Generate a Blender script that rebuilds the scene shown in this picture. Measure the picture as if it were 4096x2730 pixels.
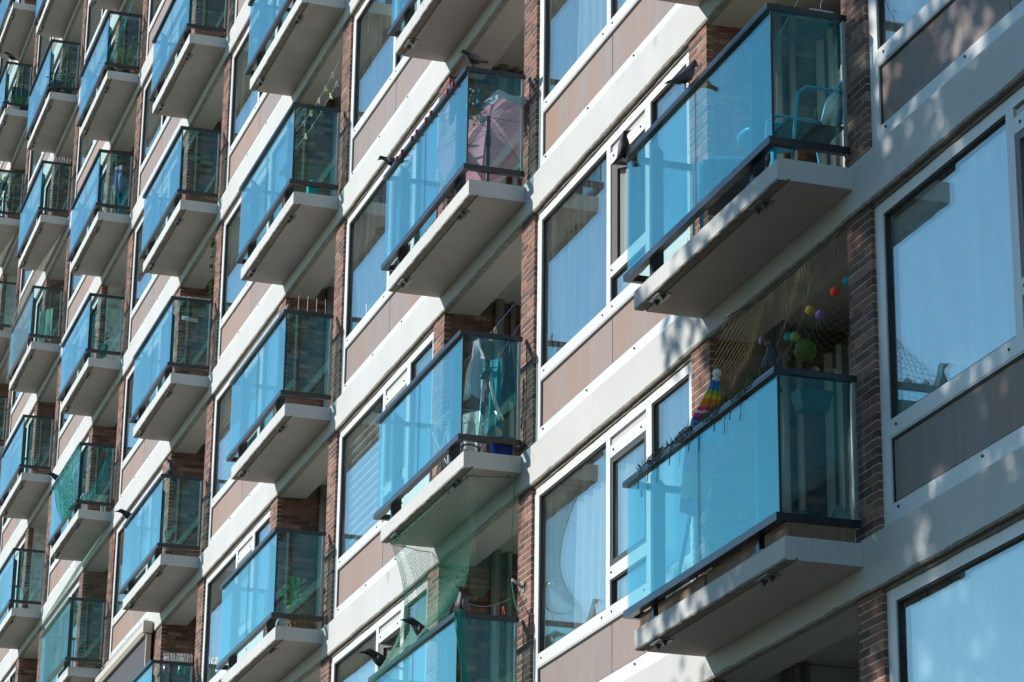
import bpy, math, random
from math import sin, cos, pi, radians, sqrt
from mathutils import Vector, Matrix, Euler
from mathutils import noise as mnoise
random.seed(7)
for o in list(bpy.data.objects): bpy.data.objects.remove(o)
scene = bpy.context.scene
COL = scene.collection

# ------------------------------------------------------------------ camera
CAM = Vector((17.191, -8.135, -2.2505))
RT = Vector((0.31279731, 0.94973288, 0.01285664)); DN = Vector((-0.31242761, 0.11566274, -0.94287386)); FW = Vector((-0.89696535, 0.29091163, 0.33290177))
cd = bpy.data.cameras.new('camera'); cam = bpy.data.objects.new('camera', cd); COL.objects.link(cam)
cd.sensor_width = 36.0; cd.lens = 36.0 * 11344 / 4096; cd.clip_end = 3000; cd.clip_start = 0.5
up = -DN; bk = -FW
cam.matrix_world = Matrix(((RT.x, up.x, bk.x, CAM.x), (RT.y, up.y, bk.y, CAM.y), (RT.z, up.z, bk.z, CAM.z), (0, 0, 0, 1)))
scene.camera = cam
# ------------------------------------------------------------------ world and sun
SUN = Vector((0.42, 1.0, -0.435)).normalized()           # direction the light travels
elev = math.asin(-SUN.z); az = math.atan2(-SUN.x, -SUN.y)  # angle from +Y, clockwise seen from above
world = bpy.data.worlds.new('World'); scene.world = world; world.use_nodes = True
wn = world.node_tree.nodes; wl = world.node_tree.links
sky = wn.new('ShaderNodeTexSky'); sky.sky_type = 'NISHITA'; sky.sun_disc = False
sky.sun_elevation = elev; sky.sun_rotation = az; sky.air_density = 1.0; sky.dust_density = 0.0; sky.ozone_density = 2.0; sky.altitude = 20
wb_ = wn.new('ShaderNodeMix'); wb_.data_type = 'RGBA'; wb_.blend_type = 'MULTIPLY'; wb_.inputs[0].default_value = 1.0; wb_.inputs[7].default_value = (0.77, 0.985, 1.02, 1)   # camera white balance set for the sun
wl.new(sky.outputs[0], wb_.inputs[6]); wl.new(wb_.outputs[2], wn['Background'].inputs[0]); wn['Background'].inputs[1].default_value = 0.12
sd = bpy.data.lights.new('sun', 'SUN'); sun = bpy.data.objects.new('sun', sd); COL.objects.link(sun)
sd.energy = 3.2; sd.angle = radians(0.53); sd.color = (1.0, 0.955, 0.89)
sun.rotation_euler = SUN.to_track_quat('-Z', 'Y').to_euler(); sun.location = (-20, -40, 30)
vs = scene.view_settings; vs.view_transform = 'Standard'; vs.look = 'None'; vs.exposure = 0.60; vs.gamma = 1.0; vs.use_curve_mapping = False
cy = scene.cycles; cy.max_bounces = 10; cy.transparent_max_bounces = 40; cy.glossy_bounces = 5; cy.diffuse_bounces = 4
cy.use_denoising = True; cy.sample_clamp_indirect = 6.0; cy.caustics_reflective = False; cy.caustics_refractive = False

# ------------------------------------------------------------------ materials
def mat(name, col, rough=0.6, metal=0.0, var=0.0, scale=6.0, bump=0.0, bscale=60.0, stretch=None, streak=None, attr=None, objvar=None, objmix=None, speck=None, spec=0.5, rust=None, transl=0.0):
    m = bpy.data.materials.new(name); m.use_nodes = True
    n = m.node_tree.nodes; l = m.node_tree.links; b = n['Principled BSDF']
    b.inputs['Roughness'].default_value = rough; b.inputs['Metallic'].default_value = metal; b.inputs['Specular IOR Level'].default_value = spec
    tc = n.new('ShaderNodeNewGeometry')
    c = n.new('ShaderNodeRGB'); c.outputs[0].default_value = (*col, 1); out = c.outputs[0]
    def mixc(a, bcol, fac, mode='MIX'):
        x = n.new('ShaderNodeMix'); x.data_type = 'RGBA'; x.blend_type = mode
        l.new(a, x.inputs[6])
        if hasattr(bcol, 'is_linked'): l.new(bcol, x.inputs[7])
        else: x.inputs[7].default_value = (*bcol, 1)
        if hasattr(fac, 'is_linked'): l.new(fac, x.inputs[0])
        else: x.inputs[0].default_value = fac
        return x.outputs[2]
    def noise(sc, st=None, det=4.0):
        mp = n.new('ShaderNodeMapping'); l.new(tc.outputs['Position'], mp.inputs[0])
        if st: mp.inputs['Scale'].default_value = st
        t = n.new('ShaderNodeTexNoise'); t.inputs['Scale'].default_value = sc; t.inputs['Detail'].default_value = det
        l.new(mp.outputs[0], t.inputs['Vector']); return t.outputs['Fac']
    def ramp(f, a, bq):
        r = n.new('ShaderNodeMapRange'); r.inputs[1].default_value = a; r.inputs[2].default_value = bq; l.new(f, r.inputs[0]); return r.outputs[0]
    if objvar or attr:
        cr = n.new('ShaderNodeValToRGB'); cr.color_ramp.interpolation = 'LINEAR'
        els = objvar or attr
        cr.color_ramp.elements[0].color = (*els[0], 1); cr.color_ramp.elements[1].color = (*els[-1], 1)
        for k, e in enumerate(els[1:-1]):
            q = cr.color_ramp.elements.new((k + 1) / (len(els) - 1)); q.color = (*e, 1)
        if objvar:
            oi = n.new('ShaderNodeObjectInfo'); l.new(oi.outputs['Random'], cr.inputs[0])
        else:
            at = n.new('ShaderNodeAttribute'); at.attribute_name = 'rnd'; l.new(at.outputs['Fac'], cr.inputs[0])
        out = cr.outputs[0]
    if var: out = mixc(out, tuple(x * (1 - var) for x in col) if not (objvar or attr) else (0.05, 0.04, 0.035), (ramp(noise(scale, stretch), 0.35, 0.75)) if not (objvar or attr) else ramp(noise(scale), 0.45, 0.9))
    if objmix:
        oi = n.new('ShaderNodeObjectInfo'); out = mixc(out, objmix, ramp(oi.outputs['Random'], 0.45, 1.0))
    if streak:
        f = ramp(noise(2.2, (9, 9, 0.5), 6), 0.52, 0.85); out = mixc(out, streak, f)
    if speck:
        out = mixc(out, speck, ramp(noise(42, None, 2), 0.70, 0.80)); out = mixc(out, speck, ramp(noise(3.0, (1, 1, .6), 8), 0.64, 0.90))
    if rust:
        f = ramp(noise(1.1, (1.6, 1.6, 0.35), 5), 0.48, 0.78); out = mixc(out, rust, f)
    l.new(out, b.inputs['Base Color'])
    if bump:
        bp = n.new('ShaderNodeBump'); bp.inputs['Strength'].default_value = bump; bp.inputs['Distance'].default_value = 0.004
        l.new(noise(bscale), bp.inputs['Height']); l.new(bp.outputs[0], b.inputs['Normal'])
    if transl:
        tr = n.new('ShaderNodeBsdfTranslucent'); l.new(out, tr.inputs[0]); ms = n.new('ShaderNodeMixShader'); ms.inputs[0].default_value = transl
        l.new(b.outputs[0], ms.inputs[1]); l.new(tr.outputs[0], ms.inputs[2]); l.new(ms.outputs[0], n['Material Output'].inputs[0])
    return m
def glass(name, tint, r0, dirt=0.0, refl=(1, 1, 1), wave=0.0):
    m = bpy.data.materials.new(name); m.use_nodes = True; n = m.node_tree.nodes; l = m.node_tree.links
    n.remove(n['Principled BSDF'])
    g = n.new('ShaderNodeNewGeometry'); d = n.new('ShaderNodeVectorMath'); d.operation = 'DOT_PRODUCT'
    l.new(g.outputs['Incoming'], d.inputs[0]); l.new(g.outputs['Normal'], d.inputs[1])
    def mth(op, a, b):
        x = n.new('ShaderNodeMath'); x.operation = op
        for k, v in enumerate((a, b)):
            if v is None: continue
            if hasattr(v, 'is_linked'): l.new(v, x.inputs[k])
            else: x.inputs[k].default_value = v
        return x.outputs[0]
    c = mth('ABSOLUTE', d.outputs['Value'], None); p = mth('POWER', mth('SUBTRACT', 1.0, c), 3.2)   # Schlick-like, both faces of coated glass
    r = mth('ADD', mth('MULTIPLY', p, 1 - r0), r0)
    t = n.new('ShaderNodeBsdfTransparent'); t.inputs[0].default_value = (*tint, 1)
    gl = n.new('ShaderNodeBsdfGlossy'); gl.inputs['Roughness'].default_value = 0.0; gl.inputs['Color'].default_value = (*refl, 1)
    cm_ = n.new('ShaderNodeMix'); cm_.data_type = 'RGBA'; cm_.inputs[6].default_value = (*refl, 1); cm_.inputs[7].default_value = (0.88, 1.0, 0.96, 1)   # tint fades towards grazing angles
    l.new(mth('MINIMUM', mth('MULTIPLY', p, 1.3), 1.0), cm_.inputs[0]); l.new(cm_.outputs[2], gl.inputs['Color'])
    if wave:
        tw = n.new('ShaderNodeTexNoise'); tw.inputs['Scale'].default_value = 1.1; tw.inputs['Detail'].default_value = 0.0; l.new(g.outputs['Position'], tw.inputs['Vector'])
        bw = n.new('ShaderNodeBump'); bw.inputs['Strength'].default_value = wave; bw.inputs['Distance'].default_value = 0.05; l.new(tw.outputs['Fac'], bw.inputs['Height']); l.new(bw.outputs[0], gl.inputs['Normal'])
    ms = n.new('ShaderNodeMixShader'); l.new(r, ms.inputs[0]); l.new(t.outputs[0], ms.inputs[1]); l.new(gl.outputs[0], ms.inputs[2])
    out = ms.outputs[0]
    if dirt:
        mp = n.new('ShaderNodeMapping'); l.new(g.outputs['Position'], mp.inputs[0]); mp.inputs['Scale'].default_value = (6, 6, 0.8)
        t2 = n.new('ShaderNodeTexNoise'); t2.inputs['Scale'].default_value = 2.5; t2.inputs['Detail'].default_value = 8; l.new(mp.outputs[0], t2.inputs['Vector'])
        rg = n.new('ShaderNodeMapRange'); rg.inputs[1].default_value = 0.35; rg.inputs[2].default_value = 0.9; rg.inputs[4].default_value = dirt; l.new(t2.outputs['Fac'], rg.inputs[0])
        df = n.new('ShaderNodeBsdfDiffuse'); df.inputs[0].default_value = (0.5, 0.52, 0.5, 1)
        m2 = n.new('ShaderNodeMixShader'); l.new(rg.outputs[0], m2.inputs[0]); l.new(out, m2.inputs[1]); l.new(df.outputs[0], m2.inputs[2]); out = m2.outputs[0]
    l.new(out, n['Material Output'].inputs[0]); return m
BR = [(0.085, 0.048, 0.046), (0.12, 0.055, 0.042), (0.21, 0.090, 0.062), (0.26, 0.115, 0.078), (0.17, 0.085, 0.066), (0.31, 0.14, 0.092), (0.34, 0.19, 0.14)]
M = dict(
    conc=mat('painted_concrete', (0.545, 0.54, 0.52), 0.75, speck=(0.25, 0.23, 0.20), var=0.10, scale=1.3, bump=0.35, bscale=45, streak=(0.475, 0.465, 0.435)),
    conc_under=mat('concrete_soffit', (0.60, 0.545, 0.50), 0.8, var=0.14, scale=2.5, bump=0.3, bscale=40),  # same paint as the slab fronts; warm bounced light is put into its colour
    conc_edge=mat('weathered_concrete_edge', (0.36, 0.33, 0.28), 0.9, var=0.45, scale=14, bump=0.9, bscale=55),
    brick=mat('brick_single', BR[1], 0.85, objvar=BR, var=0.3, scale=30, bump=0.6, bscale=120),
    brickm=mat('brick_mass', BR[1], 0.85, attr=BR, var=0.3, scale=30, bump=0.6, bscale=120),
    brickw=mat('brick_painted_white', (0.62, 0.60, 0.56), 0.7, attr=[(0.55, 0.53, 0.49), (0.66, 0.64, 0.6)], var=0.12, scale=8, bump=0.5, bscale=90),
    mortar=mat('mortar', (0.50, 0.43, 0.35), 0.95, var=0.3, scale=25, bump=0.8, bscale=150),
    white=mat('white_aluminium', (0.71, 0.70, 0.68), 0.38, var=0.05, scale=2, streak=(0.70, 0.66, 0.60)),
    panel=mat('taupe_spandrel_board', (0.265, 0.210, 0.190), 0.62, var=0.16, scale=3, stretch=(6, 6, 0.6), rust=(0.30, 0.170, 0.105), objmix=(0.31, 0.205, 0.160), bump=0.1, bscale=200),
    gasket=mat('black_gasket', (0.02, 0.02, 0.02), 0.6),
    flash=mat('lead_flashing', (0.17, 0.14, 0.125), 0.7, var=0.4, scale=12, bump=0.6, bscale=20),
    sash=mat('dark_sash', (0.035, 0.032, 0.03), 0.45),
    sashb=mat('brown_sash', (0.16, 0.135, 0.12), 0.5),
    rail=mat('anthracite_rail', (0.012, 0.014, 0.018), 0.28, var=0.2, scale=5, spec=0.7),
    steel=mat('galvanised_steel', (0.45, 0.45, 0.45), 0.4, metal=0.8, var=0.2, scale=30),
    bolt=mat('dark_bolt', (0.08, 0.08, 0.08), 0.5, metal=0.5),
    wall=mat('interior_plaster', (0.55, 0.54, 0.50), 0.8), ceilw=mat('loggia_ceiling_paint', (0.52, 0.48, 0.43), 0.8, var=0.08, scale=2),
    floor=mat('interior_floor', (0.20, 0.14, 0.09), 0.6), core=mat('core_concrete', (0.30, 0.29, 0.28), 0.9),
    curtain=mat('white_curtain', (0.78, 0.79, 0.80), 0.9, transl=0.25), curtg=mat('grey_curtain', (0.45, 0.44, 0.41), 0.9, transl=0.2),
    blind=mat('pale_blind', (0.66, 0.71, 0.75), 0.7, var=0.06, scale=3),
    pipe=mat('grey_pipe', (0.33, 0.31, 0.29), 0.5), wood=mat('weathered_wood', (0.24, 0.15, 0.09), 0.8, var=0.4, scale=4, stretch=(1, 8, 8)),
    bgl=glass('blue_balcony_glass', (0.83, 0.95, 0.955), 0.05, 0.03, (0.28, 0.92, 0.92), 0.006), wgl=glass('window_glass', (0.93, 0.98, 0.97), 0.20, 0.12, (0.95, 1.0, 0.95), 0.014),
    ground=mat('paving_ground', (0.12, 0.105, 0.085), 0.9, var=0.3, scale=0.3),
    dmortar=mat('dark_mortar', (0.15, 0.115, 0.09), 0.95, var=0.3, scale=25),
)
def simple(name, col, rough=0.6, **k):
    if name not in M: M[name] = mat(name, col, rough, **k)
    return M[name]

# ------------------------------------------------------------------ mesh builder
class MB:
    def __init__(s): s.v = []; s.f = []; s.mi = []; s.att = None; s.sm = []
    def add(s, vs, fs, mi=0, smooth=False):
        b = len(s.v); s.v += [tuple(x) for x in vs]
        for f in fs: s.f.append(tuple(b + k for k in f)); s.mi.append(mi); s.sm.append(smooth)
        return s
    def box(s, x0, x1, y0, y1, z0, z1, mi=0):
        vs = [(x, y, z) for z in (z0, z1) for y in (y0, y1) for x in (x0, x1)]
        return s.add(vs, [(0, 2, 3, 1), (4, 5, 7, 6), (0, 1, 5, 4), (2, 6, 7, 3), (0, 4, 6, 2), (1, 3, 7, 5)], mi)
    def tube(s, pts, r, n=6, mi=0, caps=True):
        pts = [Vector(p) for p in pts]; rs = r if isinstance(r, (list, tuple)) else [r] * len(pts)
        rings = []; prev = None
        for i, p in enumerate(pts):
            t = (pts[min(i + 1, len(pts) - 1)] - pts[max(i - 1, 0)])
            if t.length < 1e-9: t = Vector((0, 0, 1))
            t.normalize(); a = t.cross(Vector((0, 0, 1)) if abs(t.z) < 0.9 else Vector((1, 0, 0)))
            if prev is not None:
                a2 = prev - t * prev.dot(t)
                if a2.length > 1e-6: a = a2
            a.normalize(); prev = a; b = t.cross(a)
            rings.append([p + (a * cos(2 * pi * k / n) + b * sin(2 * pi * k / n)) * rs[i] for k in range(n)])
        vs = [q for rg in rings for q in rg]; fs = []
        for i in range(len(pts) - 1):
            for k in range(n): fs.append((i * n + k, i * n + (k + 1) % n, (i + 1) * n + (k + 1) % n, (i + 1) * n + k))
        if caps: fs.append(tuple(range(n))[::-1]); fs.append(tuple((len(pts) - 1) * n + k for k in range(n)))
        return s.add(vs, fs, mi, n > 4)
    def loft(s, rings, mi=0, smooth=True):      # rings: list of equal-length closed loops
        n = len(rings[0]); vs = [q for r in rings for q in r]; fs = []
        for i in range(len(rings) - 1):
            for k in range(n): fs.append((i * n + k, i * n + (k + 1) % n, (i + 1) * n + (k + 1) % n, (i + 1) * n + k))
        fs.append(tuple(range(n))[::-1]); fs.append(tuple((len(rings) - 1) * n + k for k in range(n)))
        return s.add(vs, fs, mi, smooth)
    def lathe(s, prof, c=(0, 0, 0), n=16, mi=0):
        return s.loft([[(c[0] + r * cos(2 * pi * k / n), c[1] + r * sin(2 * pi * k / n), c[2] + z) for k in range(n)] for r, z in prof], mi)
    def sheet(s, fn, nu, nv, mi=0, smooth=True, mask=None):
        vs = [fn(i / nu, j / nv) for i in range(nu + 1) for j in range(nv + 1)]
        fs = [(i * (nv + 1) + j, (i + 1) * (nv + 1) + j, (i + 1) * (nv + 1) + j + 1, i * (nv + 1) + j + 1) for i in range(nu) for j in range(nv) if mask is None or mask(i / nu, j / nv)]
        return s.add(vs, fs, mi, smooth)
    def sphere(s, c, r, n=12, m=8, mi=0):
        c = Vector(c); r = r if isinstance(r, (tuple, list)) else (r, r, r)
        return s.loft([[(c.x + r[0] * max(sin(pi * j / m), .02) * cos(2 * pi * k / n), c.y + r[1] * max(sin(pi * j / m), .02) * sin(2 * pi * k / n), c.z - r[2] * cos(pi * j / m)) for k in range(n)] for j in range(m + 1)], mi)
    def mesh(s, name, mats):
        me = bpy.data.meshes.new(name); me.from_pydata(s.v, [], s.f)
        for m in (mats if isinstance(mats, (list, tuple)) else [mats]): me.materials.append(M[m] if isinstance(m, str) else m)
        if any(s.mi): me.polygons.foreach_set('material_index', s.mi)
        if any(s.sm): me.polygons.foreach_set('use_smooth', s.sm)
        if s.att:
            a = me.attributes.new('rnd', 'FLOAT', 'FACE'); a.data.foreach_set('value', s.att)
        me.update(); return me
def obj(name, me, parent=None, loc=None, rz=0.0):
    o = bpy.data.objects.new(name, me); COL.objects.link(o); o.parent = parent
    if loc is not None: o.location = loc
    if rz: o.rotation_euler = (0, 0, rz)
    return o
def tag(o, label, cat, group=None):
    o['label'] = label; o['category'] = cat
    if group: o['group'] = group
    return o
def empty(name, loc=(0, 0, 0), rz=0.0):
    o = bpy.data.objects.new(name, None); COL.objects.link(o); o.location = loc; o.rotation_euler = (0, 0, rz); o.empty_display_size = 0.1; return o

# ------------------------------------------------------------------ layout of the block
PB, GAP, H = 7.5355, 0.3301, 2.8
def x0(i): return -PB * i - (GAP if i >= 4 else 0)
def wo(i): return -0.28 if i == 3 else 0.0
FPX = 11344.0
def px(p):
    d = Vector(p) - CAM; w = d.dot(FW); return 2048 + FPX * d.dot(RT) / w, 1365 + FPX * d.dot(DN) / w
def seen(pts, mg=230):
    q = [px(p) for p in pts]; xs = [a for a, b in q]; ys = [b for a, b in q]
    return max(xs) > -mg and min(xs) < 4096 + mg and max(ys) > -mg and min(ys) < 2730 + mg
def boxpts(xa, xb, ya, yb, za, zb): return [(x, y, z) for x in (xa, xb) for y in (ya, yb) for z in (za, zb)]
BAYS = range(-1, 8); FLOORS = range(-1, 13)
UN_W = [(i, j) for i in BAYS for j in FLOORS if seen(boxpts(x0(i) - 7.6, x0(i) - 3.2, 0, 0.06, H * j - .2, H * j + 2.6))]
UN_B = [(i, j) for i in BAYS for j in FLOORS if seen(boxpts(x0(i) - 3.05, x0(i) + .2, -0.65, 0.5, H * j, H * j + 2.6))]
UN = sorted(set(UN_W) | set(UN_B))

ground = obj('ground', MB().add([(-900, -900, -3.9), (900, -900, -3.9), (900, 900, -3.9), (-900, 900, -3.9)], [(0, 1, 2, 3)]).mesh('ground', 'ground')); ground['kind'] = 'structure'
B = empty('apartment_building', (0, 0, -3.9))
tag(B, 'tall brick and white concrete apartment block with rows of blue glass balconies', 'building')
def bpart(name, me, loc=(0, 0, 0)):
    return obj(name, me, B, (loc[0], loc[1], loc[2] + 3.9))

# concrete edge beams, one per floor, with a worn lower arris
XL, XR = x0(7) - 8.2, x0(-1) + 0.6
def band_mesh(seed):
    rnd = random.Random(seed); mb = MB(); n = int((XR - XL) / 0.055); rings = []; edge = []
    for k in range(n + 1):
        x = XL + (XR - XL) * k / n
        a = mnoise.noise(Vector((x * 3, seed * 7.3, 0))) * 0.010 + mnoise.noise(Vector((x * 14, seed, 5))) * 0.006
        c = 0.004 + abs(mnoise.noise(Vector((x * 9, seed * 3, 2)))) * 0.014
        rings.append([(x, 0, 0.19), (x, 0, -0.186 + a + c), (x, c + .004, -0.197 + a * .8), (x, 0.07, -0.197), (x, 0.42, -0.185), (x, 0.42, 0.19)])
    m = 6; vs = [q for r in rings for q in r]; fs = []; mi = []
    for k in range(n):
        for t in range(m):
            fs.append((k * m + t, (k + 1) * m + t, (k + 1) * m + (t + 1) % m, k * m + (t + 1) % m)); mi.append(1 if t in (1, 2) else (2 if t == 3 else 0))
    b = len(mb.v); mb.v += vs; mb.f += fs; mb.mi += mi; mb.sm += [False] * len(fs)
    return mb.mesh('concrete_band', ['conc', 'conc_edge', 'ceilw'])
fl = sorted({j for i, j in UN} | {max(j for i, j in UN) + 1})
for j in fl: bpart('concrete_band', band_mesh(j + 3), (0, 0, H * j))
fs_me = MB().box(XL, XR, 0.421, 6.0, 0.012, 0.165).mesh('floor_slab', 'wall')
for j in fl: bpart('floor_slab', fs_me, (0, 0, H * j))
bpart('core_wall', MB().box(XL, XR, 4.2, 4.5, H * (fl[0] - 1), H * (fl[-1] + 1.5)).mesh('core_wall', 'wall'))
ZB, ZT = H * (fl[0] - .5), H * (fl[-1] + 1)
for i in BAYS:
    bpart('party_wall', MB().box(-0.17, 0.21, 0.09, 4.19, ZB, ZT).mesh('party_wall', 'wall'), (x0(i), 0, 0))
    bpart('cross_wall', MB().box(-3.21 + wo(i), -2.8235, 0.09, 1.30, ZB, ZT).mesh('cross_wall', 'dmortar'), (x0(i), 0, 0))

# balcony slabs: drip groove along the underside, slightly rounded front
def slab_mesh():
    prof = [(0.0, 0.165), (-0.577, 0.165), (-0.585, 0.157), (-0.585, 0.012), (-0.577, 0.0), (-0.505, 0.0), (-0.505, 0.013), (-0.485, 0.013), (-0.485, 0.0), (0.0, 0.0)]
    mb = MB(); n = len(prof); N = 40; rnd = random.Random(3)
    vs = []
    for k in range(N + 1):
        x = -2.91 + 2.91 * k / N
        for t, (y, z) in enumerate(prof):
            jz = (rnd.uniform(-.004, .004) if t in (3, 4) else 0); jy = (rnd.uniform(0, .004) if t in (3, 4, 2) else 0)
            vs.append((x, y + jy, z + jz))
    mi = []; fs = []
    for k in range(N):
        for t in range(n - 1):
            fs.append((k * n + t, k * n + t + 1, (k + 1) * n + t + 1, (k + 1) * n + t)); mi.append({3: 1, 4: 1, 5: 2, 6: 1, 7: 2, 8: 2}.get(t, 0))
    fs.append(tuple(range(n))); mi.append(0); fs.append(tuple(N * n + t for t in range(n))[::-1]); mi.append(0)
    mb.v = vs; mb.f = fs; mb.mi = mi; mb.sm = [False] * len(fs)
    return mb.mesh('balcony_slab', ['conc', 'conc_edge', 'conc_under'])
SLAB = slab_mesh()
for i, j in sorted(set(UN_B) | {(i, j + 1) for i, j in UN_B}): bpart('balcony_slab', SLAB, (x0(i), -0.002, H * j))

# ------------------------------------------------------------------ brickwork
CH, JT = 0.0625, 0.0125
NC = int((2.605 - 0.19) / CH)
def pier_bricks(w, seed, right_x, flat=False):
    """boxes (x0,x1,y0,y1,z0,z1) of a pier whose front is y=0.03, x from right_x-w to right_x"""
    rnd = random.Random(seed); out = []
    for c in range(NC + 1):
        z = 0.19 + c * CH
        zt = min(z + CH - JT, 2.598)
        if zt - z < 0.02: continue
        x = right_x; k = 0
        first = 0.10 if c % 2 else 0.21
        while x > right_x - w + 0.02:
            L = first if k == 0 else 0.21
            xl = max(x - L, right_x - w)
            if xl - (right_x - w) < 0.045: xl = right_x - w
            dy = rnd.uniform(-.0015, .0015); dz = rnd.uniform(-.0015, .0015); e = rnd.uniform(-.002, .003) if k == 0 else 0
            out.append((xl, x + e, 0.03 + dy, (0.13 if flat or not (k == 0 and c % 2) else 0.24) if right_x < 0 else 0.088, z + dz, zt + dz)); x = xl - JT; k += 1
    return out
def side_bricks(seed, flat=False, X=-2.82, y1=1.28):
    rnd = random.Random(seed); out = []
    for c in range(int(2.6 / CH)):
        z = 0.19 + c * CH; zt = z + CH - JT
        if z > 2.585: break
        y = (0.24 if c % 2 and not flat else 0.13) + JT
        while y < y1 - .03:
            L = 0.21 if rnd.random() > .04 else .10; ye = min(y + L, y1)
            d = rnd.uniform(-.0015, .002); out.append((X - 0.06, X + d, y, ye, z, zt)); y = ye + JT
    return out
IND = [('B', 0, 2), ('B', 0, 1), ('A', 0, 1)]
mass = MB(); mass.att = []; massw = MB(); massw.att = []
WHITEWALL = {(5, 4), (4, 5), (0, 0), (6, 7)}
unit_brick = MB().box(-.5, .5, -.5, .5, -.5, .5).mesh('brick', 'brick')
def core_mesh(w, rx): return MB().box(rx - w + .004, rx - .0035, 0.0335, 0.10, 0.19, 2.60).mesh('brick_pier', 'mortar')
coreA = core_mesh(0.40, -2.82); coreA3 = core_mesh(0.68, -2.82); coreB = core_mesh(0.40, 0.22); coreB4 = core_mesh(0.45, 0.27)
nind = 0
for (i, j) in UN:
    for kind in 'AB':
        if kind == 'A': w = 0.68 if i == 3 else 0.40; rx = -2.82; cm = coreA3 if i == 3 else coreA
        else: w = 0.45 if i == 4 else 0.40; rx = 0.27 if i == 4 else 0.22; cm = coreB4 if i == 4 else coreB
        pier = bpart('brick_pier', cm, (x0(i), 0, H * j))
        bl = pier_bricks(w, (i * 37 + j * 11 + ord(kind)) % 999, rx, (i, j) in WHITEWALL)
        if (kind, i, j) in IND:
            for b in bl:
                if nind >= 300: break
                o = obj('brick', unit_brick, pier, ((b[0] + b[1]) / 2, (b[2] + b[3]) / 2, (b[4] + b[5]) / 2)); nind += 1
                o.scale = (b[1] - b[0], b[3] - b[2], b[5] - b[4]); o.rotation_euler = (random.uniform(-.004, .004), random.uniform(-.004, .004), random.uniform(-.008, .008))
        else:
            for b in bl:
                mass.box(b[0] + x0(i), b[1] + x0(i), b[2], b[3], b[4] + H * j, b[5] + H * j); r = random.random(); mass.att += [r] * 6
    tgt = massw if (i, j) in WHITEWALL else mass
    if tgt is massw: bpart('painted_wall', MB().box(-2.83, -2.8222, .14, 1.24, .166, 2.79).mesh('painted_wall', 'wall'), (x0(i), 0, H * j))
    if (i, j) in UN_B:
        for b in side_bricks((i * 41 + j * 13) % 999, (i, j) in WHITEWALL):
            tgt.box(b[0] + x0(i), b[1] + x0(i), b[2], b[3], b[4] + H * j, b[5] + H * j); tgt.att += [random.random()] * 6
for mb, mt in ((mass, 'brickm'), (massw, 'brickw')):
    o = bpart('brickwork', mb.mesh('brickwork', mt)); o['kind'] = 'stuff'

# ------------------------------------------------------------------ windows
Y = 0.06
def frame_mesh():
    mb = MB(); yb = Y + 0.07
    def m(xa, xb, za, zb, y=Y): mb.box(xa, xb, y, yb, za, zb)
    L, R = -7.313, -3.222
    m(L, -7.178, 0.19, 2.585); m(-3.35, R, 0.19, 2.585)                      # stiles
    for za, zb in ((0.19, 0.355), (0.82, 0.955), (2.482, 2.585)): m(-7.178, -3.35, za, zb, Y + .001)
    m(-5.34, -5.237, 0.955, 2.482, Y + .0005); m(-4.348, -4.214, 0.955, 2.482, Y + .0005)
    m(-5.237, -4.348, 2.292, 2.405, Y + .002); m(-5.237, -4.348, 1.190, 1.306, Y + .002)
    # cover strips, a little proud, leave the fine joint lines of the cladding
    mb.box(-7.178, -3.35, Y - .004, Y + .0009, 0.832, 0.872); mb.box(-7.178, -3.35, Y - .004, Y + .0009, 0.20, 0.29)
    return mb.mesh('window', 'white')
def gasket_mesh():
    mb = MB(); y0, y1 = Y + .012, Y + .062
    for xa, xb, za, zb in ((-7.178, -5.34, .955, 2.482), (-4.214, -3.35, .955, 2.482), (-5.237, -4.348, .955, 1.19), (-7.178, -3.35, .355, .82)):
        t = 0.014
        mb.box(xa, xa + t, y0, y1, za, zb); mb.box(xb - t, xb, y0, y1, za, zb); mb.box(xa + t, xb - t, y0 + .001, y1, zb - t, zb); mb.box(xa + t, xb - t, y0 + .001, y1, za, za + t)
    return mb.mesh('gasket', 'gasket')
FRAME, GASK = frame_mesh(), gasket_mesh()
def paneb(xa, xb, za, zb, y=Y + .036): return MB().box(xa + .012, xb - .012, y, y + .02, za + .012, zb - .012).mesh('pane', 'wgl')
PANES = [paneb(-7.178, -5.34, .955, 2.482), paneb(-4.214, -3.35, .955, 2.482), paneb(-5.237, -4.348, .955, 1.19)]
def panel(xa, xb): return MB().box(xa, xb, Y + .022, Y + .05, .369, .806).mesh('spandrel_panel', 'panel')
PANELS = [panel(-7.164, -5.247), panel(-5.233, -3.364)]
def vent_mesh():
    mb = MB(); mb.box(-5.235, -4.35, Y + .05, Y + .068, 2.405, 2.482)
    mb.box(-5.215, -4.37, Y + .012, Y + .05, 2.413, 2.452); mb.box(-5.235, -4.35, Y + .02, Y + .05, 2.466, 2.4815)
    return mb.mesh('vent', 'flash')
VENT = MB().box(-5.235, -4.35, Y + .05, Y + .068, 2.405, 2.482).box(-5.215, -4.37, Y + .012, Y + .05, 2.412, 2.455, 1).mesh('vent', ['sashb', simple('vent_grey', (0.5, 0.47, 0.44), .5)])
def sash_mesh(m):
    mb = MB(); xa, xb, za, zb = -5.235, -4.35, 1.307, 2.291; t = .055; y0, y1 = Y + .006, Y + .058
    mb.box(xa, xa + t, y0, y1, za, zb); mb.box(xb - t, xb, y0, y1, za, zb); mb.box(xa + t, xb - t, y0 + .001, y1, zb - t, zb); mb.box(xa + t, xb - t, y0 + .001, y1, za, za + t)
    mb.box(-4.44, -4.425, y0 - .03, y0 - .001, 1.72, 1.85)
    return mb.mesh('sash', m)
SASHD, SASHB = sash_mesh('sash'), sash_mesh('sashb')
SPANE = MB().box(-5.178, -4.407, Y + .03, Y + .045, 1.364, 2.234).mesh('pane', 'wgl')
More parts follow.
